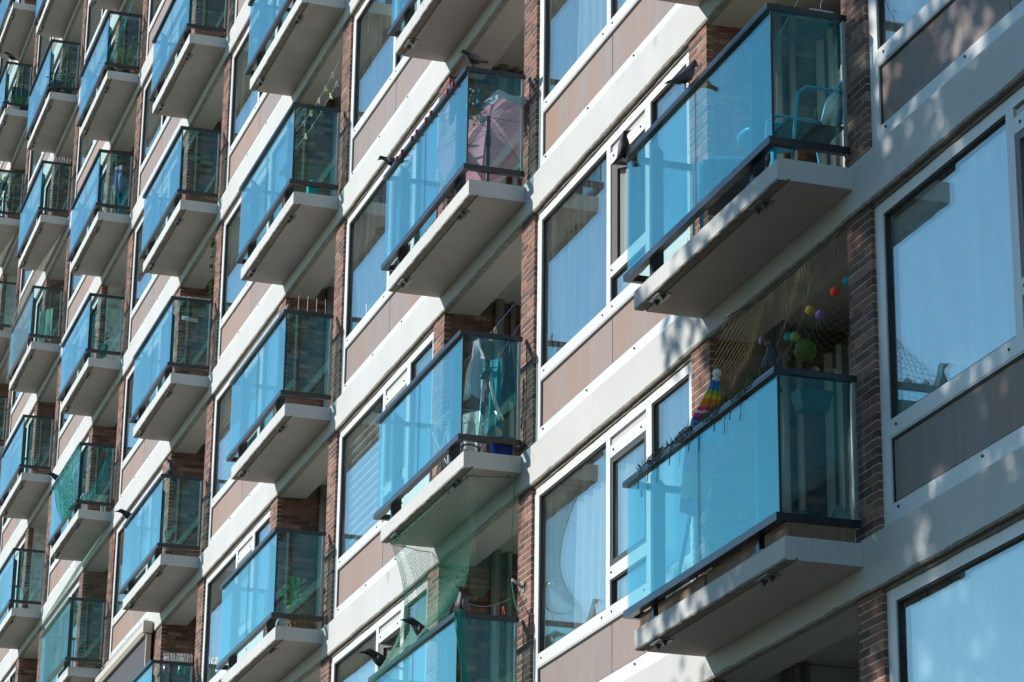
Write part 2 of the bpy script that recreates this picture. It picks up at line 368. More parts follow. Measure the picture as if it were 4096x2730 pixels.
BOLTM = MB().lathe([(.011, 0), (.011, .006), (.006, .009)], n=8).mesh('bolt', 'bolt')
for p in BOLTM.vertices: p.co = (p.co.x, -p.co.z, p.co.y)
bolt_at = [(-7.08, .315), (-5.85, .315), (-4.62, .315), (-7.08, .90), (-5.44, .90), (-5.19, .90), (-4.4, .90), (-5.15, 2.35), (-4.46, 2.35), (-5.2, 1.25)]
def curtain_mesh(xa, xb, za, zb, y, seed, amp=.035, mt='curtain', per=.11):
    rnd = random.Random(seed); ph = rnd.random() * 6
    def fn(u, v):
        x = xa + (xb - xa) * u
        a = sin(x / per * 2 * pi * .5 + ph + .6 * sin(x * 3.1)) * amp * (.5 + .5 * v) + mnoise.noise(Vector((x * 2, v, seed))) * .02
        return (x + mnoise.noise(Vector((x, v * 2, seed + 9))) * .02, y + a, zb + (za - zb) * v)
    return MB().sheet(fn, max(8, int((xb - xa) / .018)), 6).mesh('curtain', mt)
def zebra_mesh(xa, xb, za, zb, y):
    mb = MB(); n = 13; p = (zb - za) / n
    for k in range(n):
        mb.add([(xa, y, za + k * p), (xb, y, za + k * p), (xb, y + .03, za + k * p + p * .62), (xa, y + .03, za + k * p + p * .62)], [(0, 1, 2, 3)])
        mb.add([(xa, y + .004, za + k * p), (xb, y + .004, za + k * p), (xb, y + .034, za + k * p + p * .62), (xa, y + .034, za + k * p + p * .62)], [(3, 2, 1, 0)])
    return mb.mesh('blind', 'curtain')
def blind_mesh(xa, xb, za, zb, y):
    mb = MB(); x = xa; k = 0
    while x < xb - .01:
        xe = min(x + .127, xb); mb.box(x + .0015, xe - .0015, y, y + .012, za, zb); x = xe
    return mb.mesh('blind', 'blind')
CUR = dict(
    right=curtain_mesh(-6.3, -5.36, .96, 2.47, .42, 1), rightw=curtain_mesh(-6.95, -5.36, .96, 2.47, .35, 2, .05), narrow=curtain_mesh(-5.75, -5.36, .96, 2.47, .30, 3),
    left=curtain_mesh(-7.15, -6.5, .96, 2.47, .45, 4), full=curtain_mesh(-7.15, -5.36, .96, 2.47, .4, 5, .03), grey=curtain_mesh(-7.1, -5.36, .96, 2.47, .35, 6, .05, 'curtg', .16),
    pane3=curtain_mesh(-4.2, -3.37, .96, 2.47, .38, 7), zebra=zebra_mesh(-7.15, -5.36, 1.0, 2.47, .16), blind=blind_mesh(-7.166, -5.352, .967, 2.44, .135),
    blind3=blind_mesh(-4.2, -3.365, .967, 2.46, .14), mid=curtain_mesh(-5.2, -4.4, .96, 2.25, .32, 8))
WIN = {(-1, 0): ['blind', 'mid'], (-1, 1): ['blind', 'mid'], (-1, 2): ['right'], (0, 3): ['rightw', 'mid', 'pane3'], (0, 2): ['narrow'], (0, 1): ['rightw', 'mid', 'pane3'], (0, 0): ['full'],
       (1, 4): ['right'], (1, 3): ['narrow'], (1, 2): ['zebra', 'pane3'], (1, 1): ['grey', 'pane3'], (1, 5): ['left'], (2, 5): ['grey'], (2, 4): ['narrow'], (2, 3): ['zebra', 'pane3'], (2, 2): ['grey', 'pane3'], (2, 1): ['full'],
       (3, 6): ['left'], (3, 5): ['right'], (3, 3): ['narrow', 'pane3'], (3, 2): ['full'], (4, 7): ['right'], (4, 4): ['left'], (4, 3): ['full'], (5, 6): ['grey'], (5, 4): ['right']}
FLASH = None
def flash_mesh():
    mb = MB(); N = 60; rings = []
    for k in range(N + 1):
        x = -7.31 + 4.085 * k / N; d = .006 * mnoise.noise(Vector((x * 2.2, 3, 1))) + .004 * mnoise.noise(Vector((x * 11, 1, 0)))
        rings.append([(x, Y - .012 + d, 2.603), (x, Y - .014 + d * 1.5, 2.572 + d), (x, Y + .05, 2.5855), (x, Y + .05, 2.603)])
    mb.loft(rings, 0, False); return mb.mesh('flashing', 'flash')
FLASH = flash_mesh()
# loggia: rear wall with glazed door, ceiling
REAR = MB().box(-2.83, -0.171, 1.24, 1.30, .166, 2.80).box(-2.83, -.171, .4205, 1.24, 2.796, 2.8115, 1).mesh('loggia_wall', ['wall', 'ceilw'])
DOOR = MB().box(-2.30, -2.22, 1.20, 1.2395, .17, 2.42).box(-1.40, -1.32, 1.20, 1.2395, .17, 2.42).box(-2.22, -1.40, 1.201, 1.2395, 2.32, 2.42).box(-2.22, -1.40, 1.201, 1.2395, .17, .5).mesh('door', 'white')
DPANE = MB().box(-2.22, -1.40, 1.215, 1.23, .5, 2.32).mesh('pane', 'wgl')
PIPE1 = MB().tube([(-2.755, .634, .166), (-2.755, .634, 2.795)], .05, 12).tube([(-2.755, .634, .9), (-2.755, .634, 1.0)], .056, 12).mesh('drain_pipe', 'pipe')
PIPE2 = MB().tube([(-2.775, .79, .166), (-2.775, .79, 2.795)], .034, 10).mesh('drain_pipe', 'pipe')
for (i, j) in UN:
    w = bpart('window', FRAME, (x0(i) + wo(i), 0, H * j)); rnd = random.Random(i * 31 + j)
    obj('gasket', GASK, w); obj('vent', VENT, w); obj('flashing', FLASH, w)
    for p in PANES: obj('pane', p, w)
    for p in PANELS: obj('spandrel_panel', p, w)
    if (i, j) in ((0, 2), (1, 1)):      # casement standing open: hinged at its left side
        s = obj('sash', SASHB, w); s.location = (-5.235, Y + .03, 0)
        s.data = SASHB.copy(); s.data.transform(Matrix.Translation((5.235, -(Y + .03), 0))); s.rotation_euler = (0, 0, radians(38))
    else:
        obj('sash', SASHD if (i, j) == (0, 1) or rnd.random() < .35 else SASHB, w); obj('pane', SPANE, w)
    for bx, bz in bolt_at: obj('bolt', BOLTM, w, (bx, Y - (.0045 if bz < .32 else .0005 if bz > .88 else 0) + .001, bz))
    cs = WIN.get((i, j))
    if cs is None: cs = [rnd.choice(['narrow', 'left', 'grey', 'right', 'full'])] + (['pane3'] if rnd.random() < .5 else [])
    for c in cs: obj('blind' if c in ('zebra', 'blind', 'blind3') else 'curtain', CUR[c], w)
    if (i, j) in UN_B:
        lw = bpart('loggia_wall', REAR, (x0(i), 0, H * j)); d = obj('door', DOOR, lw); obj('drain_pipe', PIPE1, lw); obj('drain_pipe', PIPE2, lw)
        obj('door_pane', DPANE, lw)

NTH = ['first', 'second', 'third', 'fourth', 'fifth', 'sixth', 'seventh', 'eighth']
# ------------------------------------------------------------------ glass balustrades
G = {}
def railpiece(): pass
G['top_rail'] = MB().box(-3.028, 0.0, -.640, -.585, 1.336, 1.382).box(-.047, 0.0, -.5845, -.006, 1.336, 1.382).box(-3.028, -2.981, -.5845, -.006, 1.336, 1.382) \
    .box(-3.0285, .0005, -.6425, -.6402, 1.352, 1.362).mesh('top_rail', 'rail')
G['bottom_rail'] = MB().box(-3.012, -.002, -.640, -.580, .272, .330).box(-.050, -.002, -.5795, -.006, .272, .330).box(-3.012, -2.964, -.5795, -.006, .272, .330).mesh('bottom_rail', 'rail')
G['panelL'] = MB().box(-2.995, -1.4985, -.612, -.602, .330, 1.336).mesh('glass_panel', 'bgl')
G['panelR'] = MB().box(-1.4905, -.014, -.612, -.602, .330, 1.336).mesh('glass_panel', 'bgl')
G['panelE'] = MB().box(-.022, -.012, -.598, -.046, .330, 1.336).mesh('glass_panel', 'bgl')
G['panelF'] = MB().box(-2.992, -2.982, -.598, -.046, .330, 1.336).mesh('glass_panel', 'bgl')
def postm(x):
    mb = MB()
    mb.add([(x - .028, -.575, .166), (x + .028, -.575, .166), (x + .028, -.475, .166), (x - .028, -.475, .166), (x - .028, -.575, 1.327), (x + .028, -.575, 1.327), (x + .028, -.475, 1.24), (x - .028, -.475, 1.24)],
           [(0, 3, 2, 1), (4, 5, 6, 7), (0, 1, 5, 4), (1, 2, 6, 5), (2, 3, 7, 6), (3, 0, 4, 7)])
    mb.box(x - .10, x + .10, -.58, -.45, .1655, .174)
    return mb.mesh('post', 'rail')
G['post1'], G['post2'] = postm(-2.55), postm(-.49)
G['corner'] = MB().box(-.0135, .000, -.613, -.5995, .331, 1.327).mesh('corner_strip', 'gasket')
G['joint'] = MB().box(-1.4975, -1.4915, -.611, -.603, .331, 1.327).mesh('joint_strip', 'gasket')
G['wallch'] = MB().box(-.026, -.006, -.045, -.020, .262, 1.382).mesh('wall_channel', 'steel')
G['wallch2'] = MB().box(-2.996, -2.978, -.045, -.020, .262, 1.382).mesh('wall_channel', 'steel')
CL = MB().box(-.107, .107, -.056, .056, -.012, -.0005).mesh('clamp_plate', 'steel')
CB = MB().lathe([(.030, 0), (.030, -.006), (.017, -.006), (.017, -.024), (.009, -.024), (.009, -.036)], n=10).mesh('bolt', 'bolt')
COLN = {0: 'nearest column of balconies at right', 1: 'second column from the right', 2: 'third column from the right', 3: 'fourth column from the right', 4: 'fifth column from the right', 5: 'sixth column from the right', 6: 'seventh column from the right', 7: 'eighth column, at the left edge', -1: 'right edge'}
ORD = ['topmost', 'second from top', 'third from top', 'fourth from top', 'fifth from top', 'sixth from top', 'seventh from top', 'eighth from top', 'ninth from top']
EXTRA = {(0, 2): 'blue glass balustrade with a metal chair behind its end pane', (0, 1): 'blue glass balustrade with olive net and rainbow parasol above it', (1, 3): 'blue glass balustrade with pink parasol and red clips',
         (1, 2): 'blue glass balustrade with towels and a silver folding stand inside', (1, 1): 'blue glass balustrade under a big green net with crows', (2, 4): 'blue glass balustrade below two pegged clothes lines',
         (2, 3): 'blue glass balustrade edged with clear bird spikes', (2, 2): 'blue glass balustrade with potted leafy plant behind its end pane', (3, 2): 'blue glass balustrade with tall wire spikes beside the grey awning',
         (3, 3): 'blue glass balustrade with a dark bird at each end', (4, 4): 'blue glass balustrade draped with torn turquoise net', (4, 3): 'blue glass balustrade inside a fine green net'}
vis = {}; OFFS = set()
def at0(i, j): return (x0(i) - 1.5, -.6, H * j + .8)
for i, j in UN_B:
    if i >= 0 and seen(boxpts(x0(i) - 3, x0(i), -.62, -.05, H * j + .26, H * j + 1.38), -12): vis.setdefault(i, []).append(j)
for i in vis: vis[i].sort(reverse=True)
for (i, j) in UN_B:
    if i == 7 and j not in vis.get(7, []): continue
    r = empty('glass_balustrade', (x0(i), -0.002, H * j))
    for nm, k in (('top_rail', 'top_rail'), ('bottom_rail', 'bottom_rail'), ('glass_panel', 'panelL'), ('glass_panel', 'panelR'), ('glass_panel', 'panelE'), ('glass_panel', 'panelF'), ('post', 'post1'), ('post', 'post2'),
                  ('corner_strip', 'corner'), ('joint_strip', 'joint'), ('wall_channel', 'wallch'), ('wall_channel', 'wallch2')): obj(nm, G[k], r)
    for cx in (-2.55, -.49):
        c = obj('clamp_plate', CL, r, (cx, -.498, 0)); obj('bolt', CB, c, (-.07, 0, -.011)); obj('bolt', CB, c, (.07, 0, -.011))
    if (i, j) in EXTRA: lab = EXTRA[i, j]
    elif j in vis.get(i, []):
        q = vis[i].index(j); lab = 'blue glass balustrade, %s in the %s' % (ORD[q] if q < len(ORD) else 'lowest', COLN[i])
    else:
        cx_, cy_ = px(at0(i, j)); lab = 'blue glass balustrade just %s the picture, %s%s' % ('above' if cy_ < 300 else 'below' if cy_ > 2400 else 'beside', COLN[i], '' if (i, cy_ < 300) not in OFFS else ', one floor further')
        OFFS.add((i, cy_ < 300))
    tag(r, lab, 'balustrade', 'blue glass balcony balustrades')
def at(i, j, x, y, z): return (x0(i) + x, y, H * j + z)

# ------------------------------------------------------------------ birds
def bird(name, loc, yaw, label, kind='crow', pitch=0.0, sc=1.0, look=0.0, mats=None):
    if kind == 'crow':
        sp = [(.235, .196, .003, .004), (.205, .205, .010, .011), (.165, .216, .020, .020), (.145, .226, .034, .034), (.115, .228, .040, .040), (.085, .214, .043, .046), (.05, .192, .056, .060), (.005, .168, .068, .070),
              (-.05, .150, .068, .066), (-.105, .142, .052, .048), (-.15, .138, .036, .026), (-.20, .132, .036, .012), (-.27, .124, .044, .007), (-.285, .122, .036, .004)]
        body, beak, legc = 'crow_black', 'crow_black', 'crow_leg'
    else:
        sp = [(.150, .232, .003, .003), (.138, .237, .006, .006), (.122, .243, .013, .014), (.108, .250, .024, .025), (.088, .250, .028, .030), (.070, .232, .029, .034), (.052, .200, .042, .050), (.022, .160, .060, .066),
              (-.025, .130, .063, .062), (-.07, .112, .050, .044), (-.11, .100, .034, .022), (-.15, .088, .034, .009), (-.20, .074, .040, .006), (-.215, .070, .034, .004)]
        body, beak, legc = 'pigeon_body', 'pigeon_beak', 'pigeon_leg' if mats is None else 'crow_leg'
        sp = [(x, z - .03, a, b_) for x, z, a, b_ in sp]
    mb = MB(); n = 14; rings = []
    for k, (x, z, ry, rz) in enumerate(sp):
        h = max(0, min(1, (x - .05) / .06)); y = sin(look) * max(0, x - .06) * h
        rings.append([(x, y + ry * cos(2 * pi * t / n), z + rz * sin(2 * pi * t / n)) for t in range(n)])
    mb.loft(rings)
    for q in range(len(mb.mi)):
        if q < 3 * n: mb.mi[q] = 1
    hip = -.02
    for s in (-1, 1):
        mb.tube([(hip, s * .03, .09), (hip - .004, s * .03, .06), (hip + .008, s * .03, .006)], [.017, .006, .005], 6, 2)
        for a in (-.5, 0, .5): mb.tube([(hip + .008, s * .03, .006), (hip + .008 + .04 * cos(a), s * .03 + .04 * sin(a), .004)], [.0045, .002], 5, 2)
        mb.tube([(hip + .008, s * .03, .006), (hip - .02, s * .03, .003)], [.004, .002], 5, 2)
        ex = sp[4][0] + .008; mb.sphere((ex, s * (sp[4][2] - .001) + sin(look) * max(0, ex - .06), sp[4][1] + .008), .006, 6, 5, 3)
    c0 = body if mats is None else mats
    me = mb.mesh('body', [c0, beak, legc, 'eye'])
    R = Matrix.Translation((0, 0, .05)) @ Matrix.Rotation(-pitch, 4, 'Y') @ Matrix.Translation((0, 0, -.05))
    legv = set()
    for p in me.polygons:
        if p.material_index == 2: legv.update(p.vertices)
    for v in me.vertices:
        if v.index not in legv or v.co.z > .05: v.co = R @ v.co
    r = empty(name, loc, yaw); r.scale = (sc, sc, sc); obj('body', me, r)
    for s in (-1, 1):       # folded wings: lofted shells ending in primaries over the tail
        wb = MB(); rings = []
        ws = [(.035, .185, .012, .030), (.0, .168, .018, .050), (-.05, .152, .018, .052), (-.11, .142, .014, .040), (-.17, .136, .010, .022), (-.225, .128, .006, .008)]
        if kind != 'crow': ws = [(.03, .165, .010, .028), (0, .145, .016, .046), (-.045, .124, .016, .046), (-.09, .108, .012, .034), (-.13, .096, .008, .018), (-.17, .084, .005, .006)]; ws = [(x, z - (.03 if kind != 'crow' else 0), a, b_) for x, z, a, b_ in ws]
        for k, (x, z, ry, rz) in enumerate(ws):
            off = (.058, .062, .058, .042, .030, .024)[k] * (1 if kind == 'crow' else .95)
            rings.append([(x, s * off + ry * cos(2 * pi * t / 10), z + rz * sin(2 * pi * t / 10)) for t in range(10)])
        wb.loft(rings); wm = wb.mesh('wing', 'pigeon_wing' if kind != 'crow' else body); wm.transform(R); obj('wing', wm, r)
    tag(r, label, 'bird', 'birds and bird decoys on the rails'); return r
simple('crow_black', (0.016, 0.016, 0.018), .5, bump=.4, bscale=160); simple('crow_leg', (0.02, 0.02, 0.02), .6); simple('pigeon_body', (0.05, 0.052, 0.065), .55, var=.4, scale=20)
simple('pigeon_wing', (0.10, 0.105, 0.12), .6, var=.75, scale=45); simple('pigeon_beak', (0.12, 0.11, 0.10), .5); simple('pigeon_leg', (0.28, 0.07, 0.06), .6); simple('eye', (0.25, 0.06, 0.01), .2); simple('pigeon_dark', (0.022, 0.016, 0.020), .5, var=.5, scale=25)
RZ = 1.382; OUT = -pi / 2; INW = pi / 2
bird('pigeon', at(1, 3, .0, -.57, RZ), OUT + .1, 'sooty pigeon standing on the rail corner above the pink parasol', 'pigeon', -.28, .80, mats='crow_black')
bird('pigeon', at(1, 3, -2.80, -.60, RZ - .01), OUT - .25, 'dark bird leaning forward at the far end of the rail with red clips', 'pigeon', -.45, .85, mats='crow_black')
bird('pigeon', at(0, 2, -1.58, -.625, RZ), INW + .15, 'grey pigeon with speckled wings on the front rail of the chair balcony', 'pigeon', .18, .98, .5)
bird('pigeon', at(0, 2, -2.93, -.625, RZ), INW - .9, 'dark purple pigeon at the far end of the chair balcony rail', 'pigeon', .70, .78, .3, 'pigeon_dark')
bird('pigeon', at(0, 1, -.18, -.60, RZ), OUT + .75, 'dark pigeon facing out on the rail corner in front of the olive net', 'pigeon', .72, .98, -.4, 'pigeon_dark')
bird('pigeon', at(1, 1, -.04, -.60, RZ), OUT + .35, 'upright dark pigeon on the rail corner inside the green net', 'pigeon', .65, .98, mats='crow_black')
bird('crow_decoy', at(1, 1, -1.42, -.60, RZ), OUT - .05, 'black crow standing at the middle of the rail under the green net', 'crow', .30, .92)
bird('crow_decoy', at(1, 1, -2.84, -.60, RZ), OUT - .05, 'black crow at the far end of the rail under the green net', 'crow', .15, .95)
bird('crow_decoy', at(3, 3, -.02, -.58, RZ), OUT + .2, 'upright black crow on the near rail corner, fourth column', 'crow', .95, .80)
bird('crow_decoy', at(3, 3, -2.90, -.61, RZ), OUT, 'black crow leaning off the far rail end, fourth column', 'crow', .05, .85)
bird('crow_decoy', at(4, 4, -2.80, -.61, RZ), OUT, 'black crow at the far end of the balcony with torn turquoise net', 'crow', .05, .85)
bird('crow_decoy', at(6, 9, 0, -.58, RZ), OUT, 'small black bird on the rail corner at the upper left edge', 'crow', .2, .85)

# ------------------------------------------------------------------ nets made of thread
def net(name, fn, nu, nv, r, mt, mask=None, jit=0.0, seed=1):
    """diamond netting over the surface fn(u,v); every thread is a thin three-sided tube"""
    rnd = random.Random(seed); mb = MB(); P = {}
    def pt(a, b):
        if (a, b) not in P:
            q = Vector(fn(a / nu, b / nv))
            if jit: q += Vector((rnd.uniform(-jit, jit), rnd.uniform(-jit, jit), rnd.uniform(-jit, jit)))
            P[a, b] = q
        return P[a, b]
    for b in range(nv):
        for a in range(b % 2, nu + 1, 2):
            for da in (-1, 1):
                if 0 <= a + da <= nu:
                    if mask and not mask((a + da * .5) / nu, (b + .5) / nv): continue
                    mb.tube([pt(a, b), pt(a + da, b + 1)], r, 3, 0, False)
    for k in range(len(mb.sm)): mb.sm[k] = False
    return mb.mesh(name, mt)
def poly(pts, u):
    L = [0]
    for a, b in zip(pts, pts[1:]): L.append(L[-1] + (Vector(b) - Vector(a)).length)
    d = u * L[-1]
    for k in range(len(pts) - 1):
        if d <= L[k + 1] + 1e-9:
            t = (d - L[k]) / max(L[k + 1] - L[k], 1e-9); return Vector(pts[k]).lerp(Vector(pts[k + 1]), t)
    return Vector(pts[-1])
simple('green_thread', (0.02, 0.23, 0.15), .6); simple('olive_thread', (0.13, 0.125, 0.055), .8); simple('turq_thread', (0.02, 0.36, 0.28), .6)
# green net, second column: hooked under the upper slab, gathered down to the rail
topg = [(-3.0, -.01, 2.79), (-2.79, -.51, 2.785), (-1.5, -.50, 2.775), (-.16, -.48, 2.785), (-.04, -.03, 2.78)]
botg = [(-3.05, -.45, 1.20), (-2.95, -.66, 1.28), (-1.5, -.65, 1.33), (.01, -.65, 1.38), (.16, -.06, 1.34)]
def fg(u, v):
    a, b = poly(topg, u), poly(botg, u); p = a.lerp(b, v); s = sin(pi * min(1, v * 1.05)) 
    c = Vector((-1.3, .18, p.z)); p = p.lerp(c, .26 * s * (1 if u > .2 else .7)); p.z += -.10 * s
    return p
def mg(u, v):
    hole = (u > .80 and v > .62 + .22 * abs(sin(u * 37)) and u < .965) 
    return not hole
gn = obj('pigeon_net', net('pigeon_net', fg, 190, 70, .0012, 'green_thread', mg, .0015), None, at(1, 1, 0, 0, 0))
tag(gn, 'large green pigeon net hanging from the balcony slab, second column', 'net')
mb = MB(); mb.tube([poly(topg, k / 40) + Vector((0, 0, -.012 - .012 * abs(sin(k * .9)))) for k in range(41)], .0045, 5)
for k in (4, 13, 21, 28, 34, 39): q = poly(topg, k / 40); mb.tube([q + Vector((0, 0, .014)), q + Vector((0, 0, -.02)), q + Vector((.012, 0, -.028))], .004, 5, 1)
mb.tube([fg(.995, k / 20) + Vector((.004, 0, 0)) for k in range(21)], .004, 5)
ob = obj('border_rope', mb.mesh('border_rope', ['green_thread', 'bolt']), gn)
def bunch(pts, n, spread, r, seed):
    rnd = random.Random(seed); mb = MB()
    for k in range(n):
        a = rnd.uniform(0, 6.3); d = rnd.random() ** .5; ph = rnd.uniform(0, 6)
        q = []
        for m in range(25):
            t = m / 24; s = spread(t) * d; c = poly(pts, t); q.append(c + Vector((s * cos(a + t * 2) * .35, s * sin(a + t * 2), .01 * sin(ph + t * 20))))
        mb.tube(q, r, 3, 0, False)
    return mb
tw = bunch([(.0, -.60, 1.40), (.012, -.58, 1.10), (.014, -.55, .85), (.016, -.50, .2), (.02, -.48, -.35)], 46, lambda t: .02 + .10 * abs(t - .28) ** .8, .0016, 5)
obj('gathered_tail', tw.mesh('gathered_tail', 'turq_thread'), gn)
# olive net above the nearest balcony
topo = [(-2.62, .02, 2.60), (-1.7, .015, 2.585), (-.75, .01, 2.57), (-.16, -.02, 2.56)]
def fo(u, v):
    a = poly([(-1.95, -.20, 2.46), (-1.7, .02, 2.565), (-.9, .015, 2.57), (-.18, -.01, 2.55)], u); b = poly([(-3.0, -.62, 1.36), (-1.5, -.61, 1.36), (-.03, -.59, 1.39), (-.05, -.03, 1.39)], u)
    p = a.lerp(b, v); s = sin(pi * v); p.y += .14 * s * (1 - .4 * u); p.z -= .10 * s; p.y += .03 * sin(u * 40) * s * (u > .55); return p
on = obj('olive_net', net('olive_net', fo, 72, 34, .0015, 'olive_thread', None, .002, 3), None, at(0, 1, 0, 0, 0))
tag(on, 'olive string net stretched over the nearest lower balcony', 'net')
mb = MB(); mb.tube([fo(k / 30, 0) for k in range(31)], .007, 6, 0); obj('border_rope', mb.mesh('border_rope', 'bolt'), on)
def frg(u, v):
    x = -2.45 + 2.1 * u; s = .032 * (1 + .5 * sin(u * 23)); a = v * 2 * pi
    return (x, -.60 + s * cos(a) * .9 - .02, 1.385 + s * sin(a) * 1.0)
obj('hanging_fringe', net('hanging_fringe', frg, 130, 14, .0022, 'olive_thread', None, .012, 4), on)
# torn turquoise net on the fifth column
def ft(u, v):
    a = poly([(-2.7, -.625, 1.30), (-1.9, -.63, 1.38), (-.02, -.63, 1.40)], u); b = poly([(-1.35, -.66, .28), (-1.0, -.67, .22), (-.4, -.66, .20)], u)
    p = a.lerp(b, v); p.y -= .03 * sin(pi * v) + .015 * sin(u * 30); return p
tn = obj('torn_net', net('torn_net', ft, 120, 60, .0022, 'turq_thread', lambda u, v: not (u < .25 and v > .75 and sin(u * 90) > .2), .010, 5), None, at(4, 4, 0, 0, 0))
tag(tn, 'torn turquoise net draped over the glass front, fifth column', 'net')
tw = bunch([(-.05, -.12, 1.36), (-.05, -.13, 1.12), (-.08, -.22, .70), (-.10, -.45, .30)], 40, lambda t: .025 + .11 * t ** .8, .0018, 8); obj('gathered_tail', tw.mesh('gathered_tail', 'turq_thread'), tn)
tw = bunch([(-.9, -.66, .45), (-.5, -.66, .27), (-.02, -.655, .26)], 40, lambda t: .07 - .045 * t, .0018, 9); obj('gathered_fold', tw.mesh('gathered_fold', 'turq_thread'), tn)
def fine(u, v):
    p = poly([(-2.9, -.66, 0), (-.0, -.66, 0), (.06, -.02, 0)], u); return Vector((p.x, p.y + .55 * max(0, .42 - v) / .42 * (1 if u < .83 else .2), 2.62 - 2.5 * v))
fn_ = obj('fine_net', net('fine_net', fine, 150, 110, .0012, simple('grey_green_thread', (.10, .24, .18), .7), None, .003, 6), None, at(4, 3, 0, 0, 0)); tag(fn_, 'fine green net enclosing a whole balcony, fifth column', 'net')
for (i, j, lab, mt, nu, nv) in ((5, 2, 'fine dark green net closing the lowest balcony, sixth column', 'green_thread', 110, 80), (5, 6, 'faint pale net over the balcony with hanging cloth, sixth column', 'pale_thread', 100, 70), (6, 7, 'faint pale net at the left edge balcony', 'pale_thread', 90, 70)):
    simple('pale_thread', (0.35, 0.33, 0.26), .7)
    o = obj('fine_net', net('fine_net', fine, nu, nv, .0011, mt, None, .004, i + j), None, at(i, j, 0, 0, 0)); tag(o, lab, 'net')

# ------------------------------------------------------------------ nearest lower balcony: lanterns, folded parasol, boards
for k, (nm, c, x, y, z, r) in enumerate((('red', (.85, .07, .045), -.60, .12, 2.24, .036), ('cyan', (.04, .60, .75), -.30, .08, 2.21, .036), ('yellow', (.60, .48, .04), -1.10, .14, 2.27, .036), ('violet', (.30, .18, .58), -.92, .14, 2.17, .036),
        ('teal', (.03, .42, .52), -1.55, .16, 2.21, .036), ('lime green', (.45, .72, .14), -1.40, .145, 2.16, .036), ('purple', (.09, .05, .15), -2.02, .15, 2.33, .036), ('large green', (.12, .22, .02), -1.33, .20, 2.035, .085))):
    mb = MB(); n, m = 18, 14; rg = []
    for a in range(m + 1):
        ph = pi * a / m; rr = r * (1 + (.025 if a % 2 else -.015)); rg.append([(rr * max(sin(ph), .12) * cos(2 * pi * q / n) * (1 + .02 * sin(q * 5 + a)), rr * max(sin(ph), .12) * sin(2 * pi * q / n), -rr * cos(ph)) for q in range(n)])
    mb.loft(rg, 0, False)
    root = empty('paper_lantern', at(0, 1, x, y, z)); obj('shade', mb.mesh('shade', simple('lantern_' + nm.replace(' ', '_'), c, .7, transl=.35)), root)
    obj('cord', MB().tube([(0, 0, r), (0, .02, 2.60 - z)], .0015, 4).mesh('cord', 'bolt'), root)
    tag(root, nm + ' round paper lantern hanging behind the olive net', 'lantern', 'paper lanterns behind the olive net')
pr = empty('folded_parasol', at(0, 1, -2.10, -.55, .33)); pr.rotation_euler = (radians(-8), radians(10), 0)
mb = MB(); cols = [((.03, .20, .45), 1.0), ((.28, .42, .05), .80), ((.72, .50, .02), .70), ((.72, .22, .02), .52), ((.66, .04, .18), .38), ((.75, .68, .7), .27), ((.16, .05, .20), .22), ((.10, .35, .60), .10), ((.66, .04, .18), .04), ((.70, .5, .02), -.05)]
for k in range(10): simple('parasol_stripe_%d' % k, tuple(min(.85, c * 1.35) for c in cols[k][0]), .8, transl=.25)
top, bot = 1.60, .55
zs = [top - (top - bot) * t for t in [0, .045, .08, .115, .15, .18, .22, .25, .27, .30, .33, .5, .7, .9, 1.0]]; mis = [0, 0, 1, 2, 3, 3, 4, 5, 4, 6, 7, 8, 9, 4]
prev = None
for k in range(len(zs)):
    t = (top - zs[k]) / (top - bot); rr = .018 + .088 * min(t, .36) / .36 - .04 * max(0, t - .55) / .45
    ring = [((rr * (1 + .38 * cos(8 * a))) * cos(a), (rr * (1 + .38 * cos(8 * a))) * sin(a), zs[k]) for a in [2 * pi * q / 48 for q in range(48)]]
    if prev is not None:
        mb.add(prev + ring, [(q, (q + 1) % 48, 48 + (q + 1) % 48, 48 + q) for q in range(48)], mis[k - 1], True)
    prev = ring
obj('canopy', mb.mesh('canopy', ['parasol_stripe_%d' % k for k in range(10)]), pr)
obj('pole', MB().tube([(0, 0, 0), (0, 0, 1.62)], .016, 8).mesh('pole', simple('white_plastic', (.75, .74, .70), .4)), pr)
obj('finial', MB().sphere((0, 0, 1.655), .036, 14, 10).lathe([(.022, 1.59), (.03, 1.61), (.022, 1.625)], n=10).mesh('finial', 'white_plastic'), pr)
tag(pr, 'folded rainbow striped parasol with white ball finial by the brick pier', 'parasol')
bw = empty('timber_packing', at(0, 1, 0, 0, 0))
for a, b_ in ((-2.86, -2.60), (-2.46, -1.52), (-1.47, -.56), (-.40, -.012)): obj('plank', MB().box(a, b_, -.562, -.535, .168, .2705).mesh('plank', 'wood'), bw)
obj('plank', MB().box(-.034, -.012, -.53, -.05, .168, .2705).mesh('plank', 'wood'), bw)
tag(bw, 'weathered timber boards between slab and bottom rail of the nearest balcony', 'boards')
for k, x in enumerate((-2.62, -2.42, -1.95, -1.55, -1.05, -.75)):
    o = obj('rail_hook', MB().tube([(x, -.57, 1.39), (x, -.61, 1.395), (x, -.648, 1.385), (x, -.652, 1.34), (x - .03, -.655, 1.22)], .004, 5).mesh('rail_hook', 'bolt'), None, at(0, 1, 0, 0, 0))
    tag(o, NTH[5 - k] + ' thin dark hook from the corner, hanging over the olive net rail', 'hook', 'hooks on the olive net rail')
